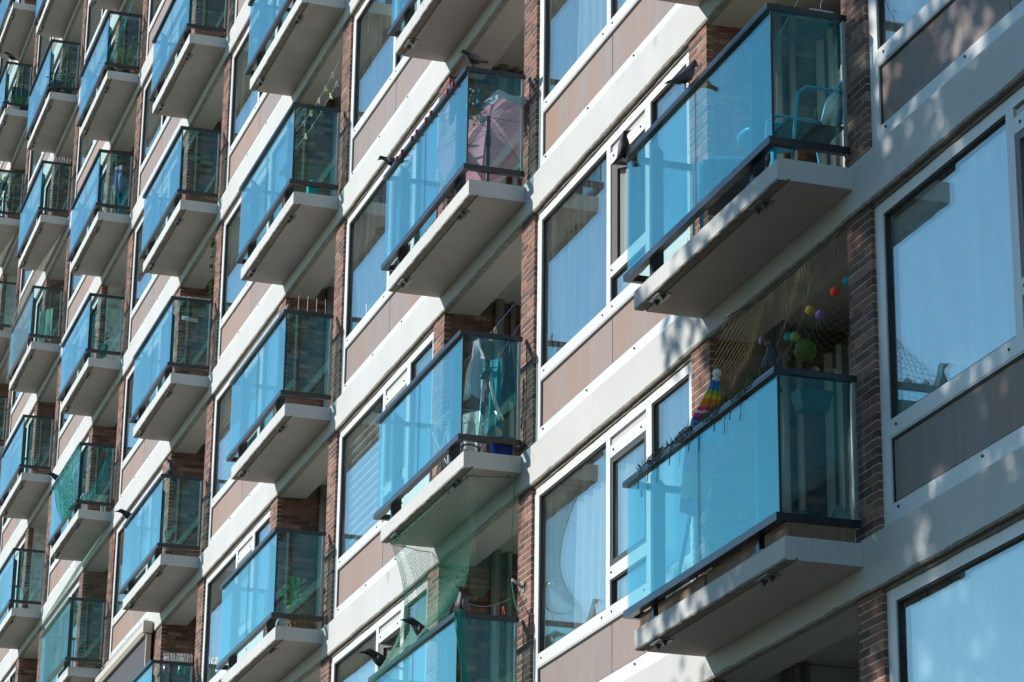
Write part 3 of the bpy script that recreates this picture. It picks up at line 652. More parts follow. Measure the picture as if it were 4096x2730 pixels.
for k, y in enumerate((-.33, -.19)):
    def tl(u, v, y=y): return (-.05 + .06 * u, y - .03 + .06 * v, 1.386 + .022 * sin(pi * v) + .006 * u)
    mb = MB().sheet(tl, 4, 8); mb.sheet(lambda u, v, y=y: (tl(u, v, y)[0], tl(u, v, y)[1], tl(u, v, y)[2] - .006), 4, 8)
    tag(obj('shell', mb.mesh('shell', 'white_plastic'), None, at(0, 1, 0, 0, 0)), ('left' if k == 0 else 'right') + ' of two white curved tiles lying on the end rail', 'tile', 'white tiles on the end rail')

# ------------------------------------------------------------------ plants
def leaf(mb, base, d, L, W, droop, mi=0, seg=4):
    base = Vector(base); d = Vector(d).normalized(); side = d.cross(Vector((0, 0, 1)))
    if side.length < .05: side = Vector((1, 0, 0))
    side.normalize(); pl = []; p = base.copy(); dd = d.copy()
    for k in range(seg + 1):
        t = k / seg; w = W * sin(pi * min(1, t * .93 + .07)) ** .8 * .5; pl.append((p - side * w + Vector((0, 0, w * .35)), p.copy(), p + side * w + Vector((0, 0, w * .35)))); p = p + dd * (L / seg); dd = (dd + Vector((0, 0, -droop / seg))).normalized()
    vs = [q for r in pl for q in r]; fs = []
    for k in range(seg): fs += [(k * 3, k * 3 + 1, k * 3 + 4, k * 3 + 3), (k * 3 + 1, k * 3 + 2, k * 3 + 5, k * 3 + 4)]
    mb.add(vs, fs, mi, True)
simple('leaf_green', (0.05, 0.16, 0.03), .45, var=.4, scale=30, transl=.3); simple('leaf_bright', (0.14, 0.28, 0.03), .45, var=.3, scale=20, transl=.3); simple('leaf_dark', (0.025, 0.07, 0.02), .5, var=.4, scale=25, transl=.2); simple('leaf_varieg', (0.22, 0.46, 0.12), .4, var=.5, scale=40, transl=.3)
simple('terracotta', (0.32, 0.12, 0.06), .8); simple('teal_plastic', (0.02, 0.22, 0.22), .4); simple('dark_plastic', (0.03, 0.05, 0.06), .4); simple('rattan', (0.36, 0.24, 0.12), .7); simple('flower_mauve', (0.45, 0.40, 0.62), .6); simple('flower_yellow', (0.6, 0.5, 0.05), .6)
def plant(loc, label, pot='teal_plastic', pr_=.10, ph=.18, n=30, L=.16, W=.05, h=.2, lm='leaf_green', seed=1, up=.6, flowers=None, trail=0):
    rnd = random.Random(seed); r = empty('potted_plant', loc)
    obj('pot', MB().lathe([(pr_ * .72, 0), (pr_ * .98, ph * .92), (pr_ * 1.06, ph * .92), (pr_ * 1.06, ph), (pr_ * .9, ph), (pr_ * .88, ph * .9)], n=16).mesh('pot', pot), r)
    mb = MB(); st = MB()
    for k in range(n):
        a = rnd.uniform(0, 2 * pi); e = rnd.uniform(.1, 1) * up; hh = ph * .9 + h * rnd.random(); rr = pr_ * .5 * rnd.random()
        b0 = Vector((rr * cos(a), rr * sin(a), ph * .88)); b1 = Vector(((rr + h * .4 * (1 - e)) * cos(a), (rr + h * .4 * (1 - e)) * sin(a), hh))
        if trail and rnd.random() < trail: b1 = Vector((pr_ * 1.15 * cos(a), pr_ * 1.15 * sin(a), ph * rnd.uniform(-1.2, 1)))
        st.tube([b0, b0.lerp(b1, .5) + Vector((0, 0, .02)), b1], .0025, 4); leaf(mb, b1, (cos(a), sin(a), e), L * rnd.uniform(.6, 1.1), W * rnd.uniform(.7, 1.1), rnd.uniform(.3, 1.2))
        if flowers and rnd.random() < .35: mb.sphere(b1 + Vector((0, 0, .05)), .018, 6, 4, 1)
    obj('leaves', mb.mesh('leaves', [lm, flowers or lm]), r); obj('stems', st.mesh('stems', lm), r)
    tag(r, label, 'plant', 'potted plants on the balconies'); return r
pl = plant(at(2, 2, -.30, -.30, .29), 'broad leaved variegated plant on a rattan stand, third column', 'rattan', .085, .20, 26, .19, .09, .30, 'leaf_varieg', 4, 1.3)
st = MB()
for k in range(8):
    a = 2 * pi * k / 8; st.tube([(.085 * cos(a), .085 * sin(a), .0), (.06 * cos(a + .3), .06 * sin(a + .3), -.07), (.09 * cos(a + .4), .09 * sin(a + .4), -.122)], .006, 5)
for z, q in ((0, .088), (-.06, .065), (-.12, .092)): st.tube([(q * cos(2 * pi * k / 16), q * sin(2 * pi * k / 16), z) for k in range(17)], .006, 5)
obj('stand', st.mesh('stand', 'rattan'), pl)
plant(at(1, 3, -.30, -.44, 1.02), 'trailing plant with mauve flowers in the corner beside the pink parasol', 'terracotta', .07, .12, 60, .06, .03, .12, 'leaf_green', 5, .6, 'flower_mauve', .5)
plant(at(4, 5, -.25, -.30, .30), 'small plant in a teal bucket, fifth column', 'teal_plastic', .10, .20, 10, .16, .04, .18, 'leaf_green', 6, .9)
plant(at(4, 7, -.30, -.20, .17), 'climbing yellow green vine behind the top end pane, fifth column', 'dark_plastic', .09, .16, 22, .12, .09, .80, 'leaf_bright', 7, .6, 'flower_yellow')
plant(at(4, 7, -.45, -.45, .17), 'dark bushy plant beside the yellow green vine, fifth column', 'dark_plastic', .10, .22, 70, .12, .012, .34, 'leaf_green', 8, .8)
plant(at(5, 8, -.30, -.42, .17), 'left flowering plant in a dark pot, sixth column', 'dark_plastic', .12, .36, 55, .10, .03, .34, 'leaf_green', 9, .8, 'flower_mauve')
plant(at(5, 8, -.30, -.14, .17), 'right flowering plant in a teal pot, sixth column', 'teal_plastic', .10, .26, 50, .10, .03, .42, 'leaf_green', 10, .8, 'flower_mauve')
plant(at(6, 9, -.30, -.32, .17), 'spider plant in a pale pot at the upper left edge', 'white_plastic', .13, .2, 34, .34, .03, .12, 'leaf_bright', 11, 1.0)
plant(at(6, 8, -.2, -.45, .95), 'window box plant with yellow flowers, left edge', 'dark_plastic', .10, .16, 40, .10, .03, .25, 'leaf_green', 12, .9, 'flower_yellow')
plant(at(6, 8, -.3, -.25, .55), 'terracotta hanging pot plant, left edge', 'terracotta', .09, .16, 30, .10, .04, .12, 'leaf_green', 13, .7)
plant(at(6, 8, -.4, -.50, .60), 'small terracotta pot plant close to the corner, left edge', 'terracotta', .08, .13, 30, .08, .04, .12, 'leaf_dark', 14, .7)
plant(at(6, 8, -.3, -.15, .30), 'lowest pot plant on the left edge balcony', 'terracotta', .09, .15, 30, .10, .04, .16, 'leaf_green', 15, .7)
# ivy on the pier of the fourth column, sedum along the olive net rail
mb = MB(); rnd = random.Random(4)
mb2 = MB(); mb2.tube([(-.19, .02, 1.0), (-.21, .01, 1.5), (-.17, .0, 2.0), (-.20, .01, 2.45)], .006, 5)
for k in range(55):
    z = rnd.uniform(1.05, 2.5); leaf(mb, (-.19 + rnd.uniform(-.02, .03), .015, z), (rnd.uniform(-.8, .5), -1, rnd.uniform(-.4, .3)), .075, .065, .8)
iv = empty('ivy', at(3, 4, 0, 0, 0)); obj('leaves', mb.mesh('leaves', 'leaf_green'), iv); obj('stem', mb2.mesh('stem', 'wood'), iv); tag(iv, 'thin ivy strand climbing the brick pier, fourth column', 'ivy')
mb = MB()
for k in range(700):
    u = rnd.random(); x = -2.75 + 2.55 * u; leaf(mb, (x, -.60 + rnd.uniform(-.03, .05), 1.385 + rnd.uniform(0, .02)), (rnd.uniform(-1, 1), rnd.uniform(-1, 1), rnd.uniform(.2, 1.5)), rnd.uniform(.03, .08), .010, .3, 0, 2)
o = obj('rail_planting', mb.mesh('rail_planting', 'leaf_dark'), None, at(0, 1, 0, 0, 0)); tag(o, 'straggly green plants growing along the rail under the olive net', 'plants'); o['kind'] = 'stuff'
mb = MB()
for k in range(260):
    x = rnd.uniform(-2.8, -.3); leaf(mb, (x, -.48 + rnd.uniform(-.05, .05), .168), (rnd.uniform(-1, 1), rnd.uniform(-1, .3), rnd.uniform(.3, 1.2)), rnd.uniform(.05, .10), .03, .5, 0, 2)
o = obj('slab_planting', mb.mesh('slab_planting', 'leaf_dark'), None, at(1, 3, 0, 0, 0)); tag(o, 'low green plants in the gap above the slab below the pink parasol', 'plants'); o['kind'] = 'stuff'

# ------------------------------------------------------------------ pink parasol and red clips
simple('pink_cloth', (0.80, 0.40, 0.48), .85, transl=.5); simple('pale_cloth', (0.72, 0.70, 0.74), .85, transl=.3); simple('red_plastic', (0.45, 0.02, 0.03), .4)
pp = empty('pink_parasol', at(1, 3, -1.06, -.06, .15)); cm = MB(); vm = MB(); rb = MB(); N = 8; rx, ry_ = .98, .50; zt, zr = 1.21, .95
def rim(a, z=zr, s=1.0): return Vector((rx * cos(a) * s, ry_ * sin(a) * s, z))
ang = [2 * pi * (k + .5) / N for k in range(N)]
for k in range(N):
    a, b_ = ang[k], ang[k] + 2 * pi / N
    def cf(u, v, a=a, b_=b_):
        c = rim(a).lerp(rim(b_), u); c.z += .0; p = Vector((0, 0, zt)).lerp(c, v); p.z += .26 * sin(pi * v * .5) * (1 - v) - .05 * sin(pi * u) * v; return p
    cm.sheet(cf, 8, 8, 0)
    vm.sheet(lambda u, v, cf=cf, a=a, b_=b_: cf(u, 1) + Vector((0, 0, -(.12 if cos((a + b_) / 2) > .2 else .03) * v + .012 * sin(u * 19) * v)) + Vector((cos((a + b_) / 2), sin((a + b_) / 2), 0)) * (.03 * v + .01 * sin(u * 12) * v), 14, 3, 0)
    rb.tube([(0, 0, zt - .01), rim(a) + Vector((0, 0, -.01))], .0028, 5); rb.tube([(0, 0, zt - .18), Vector((0, 0, zt)).lerp(rim(a), .5) + Vector((0, 0, .03))], .0022, 5)
TL = Matrix.Translation((0, 0, zt)) @ Matrix.Rotation(-.15, 4, 'Y') @ Matrix.Translation((0, 0, -zt))
for nm, q, mt in (('canopy', cm, 'pink_cloth'), ('valance', vm, 'pale_cloth'), ('ribs', rb, 'bolt')):
    q = q.mesh(nm, mt); q.transform(TL); obj(nm, q, pp)
obj('pole', MB().tube([(0, 0, 0), (0, 0, zt)], .019, 10).tube([(0, 0, zt - .33), (0, 0, zt - .22)], .030, 10).mesh('pole', 'dark_plastic'), pp)
obj('foot', MB().lathe([(.2, 0), (.2, .05), (.05, .09), (.03, .16)], n=18).mesh('foot', 'white_plastic'), pp)
tag(pp, 'open pink balcony parasol with pale valance behind the glass', 'parasol')
for k, x in enumerate((-.42, -.62, -1.20, -1.38, -1.72, -1.90, -2.28, -2.48)):
    mb = MB().box(x - .018, x + .018, -.655, -.57, 1.3835, 1.392).box(x - .018, x + .018, -.658, -.6435, 1.34, 1.3835)
    mb.add([(x - .018, -.57, 1.384), (x + .018, -.57, 1.384), (x + .014, -.50, 1.43), (x - .014, -.50, 1.43), (x - .018, -.57, 1.392), (x + .018, -.57, 1.392), (x + .014, -.505, 1.437), (x - .014, -.505, 1.437)], [(0, 1, 2, 3), (7, 6, 5, 4), (0, 4, 5, 1), (1, 5, 6, 2), (2, 6, 7, 3), (3, 7, 4, 0)])
    tag(obj('red_clip', mb.mesh('red_clip', 'red_plastic'), None, at(1, 3, 0, 0, 0)), NTH[k] + ' red plastic clip from the corner on the rail before the pink parasol', 'clip', 'red clips on the front rail')
ck = obj('pink_cloth_corner', MB().sheet(lambda u, v: (-1.05 - .22 * u, -.52 + .06 * u + .03 * sin(v * 6), 1.30 + .16 * (1 - v) * (1 - .3 * u)), 8, 8).mesh('pink_cloth_corner', 'pink_cloth'), None, at(1, 3, 0, 0, 0)); tag(ck, 'corner of pink cloth showing above the front rail', 'cloth')

# ------------------------------------------------------------------ laundry balcony
simple('towel_grey', (0.84, 0.84, 0.84), .95, var=.15, scale=90); simple('towel_hem', (0.42, 0.10, 0.09), .9); simple('teal_cloth', (0.02, 0.26, 0.30), .9); simple('alu', (0.62, 0.64, 0.63), .3, metal=.7); simple('cloth_white', (.66, .66, .64), .9, transl=.25); simple('cloth_beige', (.5, .43, .32), .9, var=.5, scale=14); simple('cloth_lilac', (.30, .25, .40), .9); simple('line_blue', (.05, .10, .35), .6); simple('line_grey', (.35, .40, .45), .6)
def cloth(name, loc, label, w, h, mt, ax='y', seed=1, amp=.03, hem=None, taper=0.0, cat='cloth'):
    rnd = random.Random(seed)
    def f(u, v):
        s = (u - .5) * w * (1 - taper * (1 - v)); a = amp * sin(u * 14 + seed) * (.25 + .75 * v) + mnoise.noise(Vector((u * 4, v * 3, seed))) * amp
        z = -h * v * (1 + .06 * sin(u * 9 + seed)); return (a, s, z) if ax == 'y' else (s, a, z)
    mb = MB().sheet(f, 22, 18)
    if hem:
        for k in range(len(mb.f)):
            q = k % 18; c = k // 18
            if q == 17 or c in (0, 21): mb.mi[k] = 1
    o = obj(name, mb.mesh(name, [mt, hem or mt]), None, loc, -1.0 if ax == 'y' else 0); tag(o, label, cat); return o
cloth('towel', at(1, 2, -.45, -.33, 1.46), 'grey chequered tea towel with red hem hanging on the line, second column', .36, .62, 'towel_grey', 'y', 2, .05, 'towel_hem', .72, 'towel')
cloth('teal_cloth', at(1, 2, -.50, -.12, 1.30), 'teal garment hanging behind the tea towel, second column', .20, .75, 'teal_cloth', 'y', 5, .02, None, .3)
cloth('dark_garment', at(1, 2, -.36, -.02, 1.42), 'dark grey garment on the line beside the brick pier, second column', .22, .60, simple('cloth_dark', (.07, .075, .08), .9), 'y', 7, .03, None, .7, 'garment')
fs = empty('folding_stand', at(1, 2, -.20, -.30, .17)); mb = MB()
mb.tube([(0, -.085, .0), (0, -.03, .86)], .017, 10); mb.tube([(.01, -.02, .0), (.01, -.012, .52)], .019, 10)
mb.tube([(0, .03, .88), (0, .04, .75), (0, .07, .62), (0, .13, .47)], .016, 10); mb.tube([(0, .10, .50), (0, .155, .40)], .026, 10); mb.tube([(0, -.10, .18), (0, .0, .19)], .008, 6)
obj('tubes', mb.mesh('tubes', 'alu'), fs)
mb = MB(); mb.sphere((0, .005, .90), (.03, .045, .05), 10, 8); mb.sphere((0, -.035, .83), (.025, .035, .04), 10, 8); mb.sphere((.01, -.04, .50), (.024, .034, .07), 10, 8); mb.tube([(0, .03, .93), (0, .10, .935)], .006, 6); obj('joints', mb.mesh('joints', 'dark_plastic'), fs)
wh = MB().tube([(.03 + 0 * k, -.17 + .09 * cos(2 * pi * k / 20), .06 + .055 * sin(2 * pi * k / 20)) for k in range(21)], .009, 6); obj('wheel', wh.mesh('wheel', 'dark_plastic'), fs)
tag(fs, 'silver folded tubular stand with black joints behind the end pane', 'folding stand')
tag(obj('blue_bin', MB().lathe([(.10, 0), (.13, .22), (.135, .22), (.125, .215)], n=18).mesh('blue_bin', simple('bin_blue', (.02, .06, .35), .5)), None, at(1, 2, -.25, -.12, .168)), 'blue bin in the gap below the end pane, second column', 'bin')
dr = empty('drying_rack', at(1, 2, -1.1, -.28, .17)); mb = MB()
for y in (-.2, .2): mb.tube([(-.35, y, 0), (.35, y, .62)], .008, 6); mb.tube([(.35, y, 0), (-.35, y, .62)], .008, 6)
for k in range(9): x = -.4 + .1 * k; mb.tube([(x, -.22, .64), (x, .22, .64)], .003, 5)
for y in (-.22, .22): mb.tube([(-.45, y, .70), (-.4, y, .64), (.4, y, .64), (.45, y, .70)], .006, 6)
obj('frame', mb.mesh('frame', 'white_plastic'), dr); tag(dr, 'white wire drying rack behind the front glass, second column', 'drying rack')
for k, (x, mt, nm) in enumerate(((-1.35, 'cloth_dark', 'dark'), (-1.15, 'cloth_white', 'white'), (-.98, 'towel_hem', 'red'), (-.82, 'cloth_white', 'pale'))):
    cloth('laundry', at(1, 2, x, -.28, .825), nm + ' washing folded over the %s bar of the wire drying rack' % ('first', 'second', 'third', 'fourth')[k], .34, .40, mt, 'y', k + 11, .03, None, 0, 'laundry')
def line(p, q, i, j, mt, lab, sag=.04, r=.0028):
    p, q = Vector(p), Vector(q)
    o = obj('clothes_line', MB().tube([p.lerp(q, k / 16) + Vector((0, 0, -sag * 4 * (k / 16) * (1 - k / 16))) for k in range(17)], r, 5).mesh('clothes_line', mt), None, at(i, j, 0, 0, 0)); tag(o, lab, 'clothes line', 'clothes lines')
    return lambda t: p.lerp(q, t) + Vector((0, 0, -sag * 4 * t * (1 - t)))
def peg(i, j, p, rz, mt, lab, tilt=0.0):
    mb = MB()
    for s in (-1, 1):
        mb.add([(s * .002, -.005, .028), (s * .009, -.005, .026), (s * .020, -.005, -.055), (s * .011, -.005, -.055), (s * .002, .005, .028), (s * .009, .005, .026), (s * .020, .005, -.055), (s * .011, .005, -.055)], [(0, 1, 2, 3), (7, 6, 5, 4), (0, 4, 5, 1), (1, 5, 6, 2), (2, 6, 7, 3), (3, 7, 4, 0)])
    mb.tube([(0, -.008, 0), (0, .008, 0)], .007, 6)
    o = obj('clothes_peg', mb.mesh('clothes_peg', mt), None, Vector(at(i, j, 0, 0, 0)) + Vector(p)); o.rotation_euler = (tilt, tilt * .5, rz); tag(o, lab, 'peg', 'clothes pegs'); return o
simple('peg_lime', (.45, .55, .22), .5); simple('peg_white', (.62, .60, .52), .5); simple('peg_yellow', (.6, .42, .02), .5); simple('peg_mint', (.30, .52, .40), .5); simple('peg_red', (.5, .06, .05), .5)
l1 = line((-.18, -.02, 1.80), (-2.7, -.25, 1.45), 1, 2, 'line_blue', 'upper blue clothes line on the laundry balcony', .03); line((-.18, .05, 1.62), (-2.7, .12, 1.40), 1, 2, 'line_blue', 'lower blue clothes line on the laundry balcony', .03)
peg(1, 2, (-.30, -.24, 1.47), .6, 'peg_yellow', 'yellow clothes peg on the laundry balcony line', .4); peg(1, 2, (-.28, -.20, 1.53), .9, 'peg_mint', 'mint green clothes peg on the laundry balcony line', .3)
La = line((-.17, .0, 2.18), (-2.75, .04, 2.20), 2, 4, 'line_grey', 'upper pegged clothes line, third column', .11); Lb = line((-.17, .0, 1.90), (-2.75, .04, 1.93), 2, 4, 'line_grey', 'lower pegged clothes line, third column', .08)
for k, t in enumerate((.16, .30, .31, .445, .61, .63, .80)): peg(2, 4, La(t), pi / 2 + .5 * sin(k * 3), 'peg_lime' if k % 3 else 'peg_white', NTH[k] + ' pale clothes peg from the brick pier on the upper pegged line', .25 * sin(k * 5))
for k, t in enumerate((.055, .185, .38, .575, .725)): peg(2, 4, Lb(t), pi / 2 + .5 * sin(k * 2), 'peg_lime' if k else 'peg_white', NTH[k] + ' pale clothes peg from the brick pier on the lower pegged line', .25 * sin(k * 4))
line((-.18, -.04, 2.05), (-.3, -.55, 1.05), 0, 2, 'line_grey', 'pale knotted string above the chair balcony', .0, .003)
Lc = line((-.16, -.02, 1.62), (-.4, -.5, 1.62), 1, 1, 'line_grey', 'short pale washing line inside the green net', .09, .003)
peg(1, 1, (-.20, -.10, 1.50), .5, 'peg_red', 'red clothes peg dangling inside the green net', .2)
br = obj('line_bracket', MB().tube([(-.10, .03, 1.66), (-.10, -.09, 1.74)], .016, 8).box(-.13, -.07, .018, .03, 1.62, 1.72).mesh('line_bracket', 'steel'), None, at(1, 1, .12, 0, 0)); tag(br, 'steel washing line bracket on the brick pier by the green net', 'bracket')
peg(3, 6, (-.35, -.28, 1.18), .3, 'peg_red', 'red clothes peg behind the top end pane, fourth column', .5); peg(3, 6, (-.35, -.33, 1.16), .8, 'peg_mint', 'green clothes peg behind the top end pane, fourth column', .5)
# fifth / sixth column cloths
cloth('hanging_cloth', at(4, 6, -.45, -.20, 1.28), 'lilac towel hanging behind the end pane, fifth column', .30, .6, 'cloth_lilac', 'y', 21, .03, None, .3); cloth('hanging_cloth', at(4, 6, -.40, -.12, 1.05), 'turquoise towel hanging behind the end pane, fifth column', .26, .75, 'teal_cloth', 'y', 22, .03, None, .4); cloth('hanging_cloth', at(4, 6, -.38, -.32, .85), 'patterned beige cloth hanging low, fifth column', .30, .68, 'cloth_beige', 'y', 23, .03, None, .5)
cloth('hanging_cloth', at(5, 6, -.35, -.28, 1.0), 'pale green sheet hanging in the sixth column', .42, .7, simple('cloth_mint', (.35, .55, .45), .9, transl=.3), 'y', 24, .03)
tag(obj('broom', MB().tube([(-.45, -.52, .25), (-.30, -.15, 1.75)], .012, 8).mesh('broom', simple('cyan_pole', (.03, .35, .48), .4)), None, at(4, 7, 0, 0, 0)), 'long cyan broom handle leaning in the top balcony, fifth column', 'broom')

# ------------------------------------------------------------------ chairs, boxes
simple('blue_tube', (.05, .42, .62), .3); simple('wicker', (.035, .04, .045), .6, bump=.8, bscale=90)
def chair(loc, rz, label, tilt=0.0):
    r = empty('armchair', loc, rz); mb = MB()
    for s in (-1, 1): mb = MB().tube([(.24, s * .27, 0), (.22, s * .28, .35), (.19, s * .28, .60), (.12, s * .28, .66), (-.15, s * .27, .665), (-.25, s * .25, .64)], .0125, 8); obj('arm', mb.mesh('arm', 'blue_tube'), r); obj('leg', MB().tube([(-.26, s * .25, 0), (-.2, s * .25, .4)], .0125, 8).mesh('leg', 'blue_tube'), r)
    obj('back_frame', MB().tube([(-.18, -.25, .42), (-.28, -.25, .80), (-.30, -.18, .88), (-.30, .18, .88), (-.28, .25, .80), (-.18, .25, .42)], .0125, 8).mesh('back_frame', 'blue_tube'), r)
    seat = MB()
    for k in range(15):
        x = -.2 + .43 * k / 14; seat.box(x, x + .022, -.24, .24, .40 - .02 * sin(pi * k / 14), .408 - .02 * sin(pi * k / 14))
    for k in range(17): y = -.24 + .48 * k / 17; seat.box(-.2, .235, y, y + .018, .392, .399)
    obj('seat', seat.mesh('seat', 'wicker'), r); bk_ = MB()
    for k in range(13): t = k / 12; bk_.box(-.19 - .09 * t - .012, -.19 - .09 * t, -.235, .235, .46 + .38 * t, .482 + .38 * t)
    for k in range(16):
        y = -.235 + .47 * k / 16; bk_.add([(-.205, y, .45), (-.205, y + .017, .45), (-.295, y + .017, .86), (-.295, y, .86), (-.199, y, .45), (-.199, y + .017, .45), (-.289, y + .017, .86), (-.289, y, .86)], [(0, 1, 2, 3), (7, 6, 5, 4), (0, 4, 5, 1), (1, 5, 6, 2), (2, 6, 7, 3), (3, 7, 4, 0)])
    obj('backrest', bk_.mesh('backrest', 'wicker'), r); tag(r, label, 'chair', 'wicker armchairs on the nearest balcony'); return r
chair(at(0, 2, -.42, -.16, .168), pi * .5 + pi, 'blue tubed wicker armchair behind the end pane of the nearest upper balcony')
chair(at(0, 2, -1.75, -.18, .168), -.35, 'second wicker armchair deeper behind the front glass of the nearest upper balcony')
tb = empty('round_table', at(0, 2, -1.05, -.15, .168)); obj('top', MB().lathe([(.26, .62), (.28, .63), (.28, .65), (.26, .66)], n=28).mesh('top', 'blue_tube'), tb); obj('column', MB().lathe([(.18, 0), (.18, .02), (.025, .05), (.025, .62)], n=16).mesh('column', 'blue_tube'), tb); tag(tb, 'round blue metal table behind the front glass of the nearest upper balcony', 'table')
# striped curtains hung across the nearest loggias
for j in (1, 2):
    cl = MB(); x = -2.72; k = 0; ws = [.07, .05, .11, .06, .09, .05, .12, .07, .06, .10, .08]
    while x < -.9:
        w_ = ws[k % 11]; cl.sheet(lambda u, v, x=x, w_=w_: (x + w_ * u, 1.02 + .035 * sin((x + w_ * u) * 26), 2.55 - 2.36 * v), 4, 2, k % 3 if k % 3 < 2 else 0); x += w_; k += 1
    o = obj('striped_curtain', cl.mesh('striped_curtain', [simple('stripe_cream', (.62, .58, .46), .9, transl=.2), simple('stripe_dark', (.10, .11, .12), .9)]), None, at(0, j, 0, 0, 0)); tag(o, 'cream and dark striped curtain hanging in the %s loggia of the nearest column' % ('lower', 'upper')[j - 1], 'curtain')
hg = obj('coat_hanger', MB().tube([(-.03, -.20, 1.385), (-.03, -.20, 1.46), (-.03, -.185, 1.49), (-.03, -.20, 1.51), (-.03, -.22, 1.49)], .004, 6).box(-.05, -.01, -.29, -.11, 1.384, 1.40).mesh('coat_hanger', 'steel'), None, at(0, 2, 0, 0, 0)); tag(hg, 'wire hanger hook standing on the end rail of the nearest upper balcony', 'hanger')
wb = obj('white_bag', MB().sheet(lambda u, v: (-.10 - .12 * u, -.22 + .2 * v + .02 * sin(u * 5), .335 + .14 * (1 - abs(2 * v - 1)) * (1 - .5 * u)), 8, 10).mesh('white_bag', 'cloth_white'), None, at(0, 1, 0, 0, 0)); tag(wb, 'crumpled white bag at the foot of the end pane, nearest lower balcony', 'bag')
bs = obj('planter_basin', MB().loft([[(x, y, z) for x, y in ((-.06 - s, -.42 + s), (-.06 - s, -.16 - s), (-.24 + s, -.16 - s), (-.24 + s, -.42 + s))] for z, s in ((1.13, .03), (1.27, 0.0), (1.275, .012))], 0, False).mesh('planter_basin', 'dark_plastic'), None, at(0, 1, 0, 0, 0)); tag(bs, 'teal basin hung inside the end pane of the nearest lower balcony', 'basin')
bk2 = MB()
for k in range(9): bk2.tube([(-.22 + .17 * cos(a), -.36 + .14 * sin(a), .27 + .012 * k + .006 * sin(a * 3 + k)) for a in [2 * pi * q / 24 for q in range(25)]], .007, 5)
bk2.tube([(-.22, -.22, .37), (-.20, -.20, .46), (-.18, -.19, .37)], .012, 6); tag(obj('basket', bk2.mesh('basket', 'wicker'), None, at(0, 1, 0, 0, 0)), 'dark coiled wicker basket behind the end pane of the nearest lower balcony', 'basket')
# third column: storage bench and bottles
bn = empty('wooden_bench', at(2, 4, -.55, -.28, .168)); mb = MB()
for k in range(7): mb = MB().box(-.02, 0.0, -.26, .30, .05 + k * .082, .125 + k * .082); obj('plank', mb.mesh('plank', simple('pale_wood', (.30, .22, .12), .7, var=.3, scale=5, stretch=(8, 1, 8))), bn)
obj('lid', MB().box(-.5, .03, -.28, .32, .635, .655).mesh('lid', 'pale_wood'), bn)
for y in (-.27, .29): obj('leg', MB().box(.0, .03, y, y + .03, 0, .63).mesh('leg', 'blue_tube'), bn)
tag(bn, 'pale wooden storage box behind the end pane below the pegged lines', 'storage box')
tag(obj('detergent_bottle', MB().box(-.06, .06, -.06, .06, 0, .22).lathe([(.03, .22), (.03, .26)], n=10).mesh('detergent_bottle', simple('turq_plastic', (.02, .38, .40), .35)), None, at(2, 4, -.20, -.30, .168)), 'turquoise bottle in the gap below the end pane, third column', 'bottle')
for k, (y, c) in enumerate(((-.36, (.35, .03, .10)), (-.14, (.04, .28, .05)))):
    r = empty('bottle', at(3, 2, -.25, y, 1.23)); obj('glass', MB().lathe([(.045, 0), (.05, .02), (.05, .16), (.02, .20), (.018, .23)], n=14).mesh('glass', simple('bottle_%d' % k, c, .2)), r); obj('cap', MB().lathe([(.025, .225), (.025, .27)], n=10).mesh('cap', 'alu'), r); tag(r, ('pink', 'green')[k] + ' bottle with silver cap behind the tall wire spikes, fourth column', 'bottle')
shf = obj('bottle_shelf', MB().box(-.32, -.16, -.48, -.02, 1.205, 1.229).box(-.30, -.18, -.46, -.44, .168, 1.205).box(-.30, -.18, -.06, -.04, .168, 1.205).mesh('bottle_shelf', 'wood'), None, at(3, 2, 0, 0, 0)); tag(shf, 'wooden shelf behind the end pane carrying two bottles', 'shelf')
tag(obj('tube_lamp', MB().tube([(-.30, -.40, 1.16), (-.30, -.16, 1.14)], .03, 12).mesh('tube_lamp', 'white_plastic'), None, at(3, 4, 0, 0, 0)), 'white cylinder hanging behind the end pane, fourth column', 'cylinder')
tabl = empty('white_table', at(4, 4, -.35, -.28, .168)); obj('top', MB().box(-.2, .2, -.22, .22, .30, .33).mesh('top', 'white_plastic'), tabl)
for a in (-1, 1):
    for b_ in (-1, 1): obj('leg', MB().tube([(a * .17, b_ * .19, 0), (a * .16, b_ * .18, .30)], .018, 8).mesh('leg', 'white_plastic'), tabl)
tag(tabl, 'low white plastic table behind the torn turquoise net', 'table')
tag(obj('folded_chair', MB().box(-.30, -.26, -.40, .0, .2, .95).box(-.26, -.22, -.38, -.02, .25, .5).mesh('folded_chair', 'dark_plastic'), None, at(6, 9, -.2, 0, 0)), 'dark chair back behind the spider plant, upper left edge', 'chair')
cu = obj('cushion', MB().sphere((-.55, -.36, .30), (.16, .10, .13), 14, 10).mesh('cushion', 'cloth_white'), None, at(2, 2, 0, 0, 0)); tag(cu, 'white cushion beside the potted plant, third column', 'cushion')
ln = MB()
for k in range(18): a = 2 * pi * k / 18; ln.tube([(-.28 + .05 * cos(a), -.09 + .05 * sin(a), .168), (-.28 + .085 * cos(a), -.09 + .085 * sin(a), .27), (-.28 + .045 * cos(a), -.09 + .045 * sin(a), .36)], .004, 4)
tag(obj('wicker_lantern', ln.mesh('wicker_lantern', 'rattan'), None, at(2, 2, 0, 0, 0)), 'small slatted wicker lantern right of the potted plant', 'lantern')

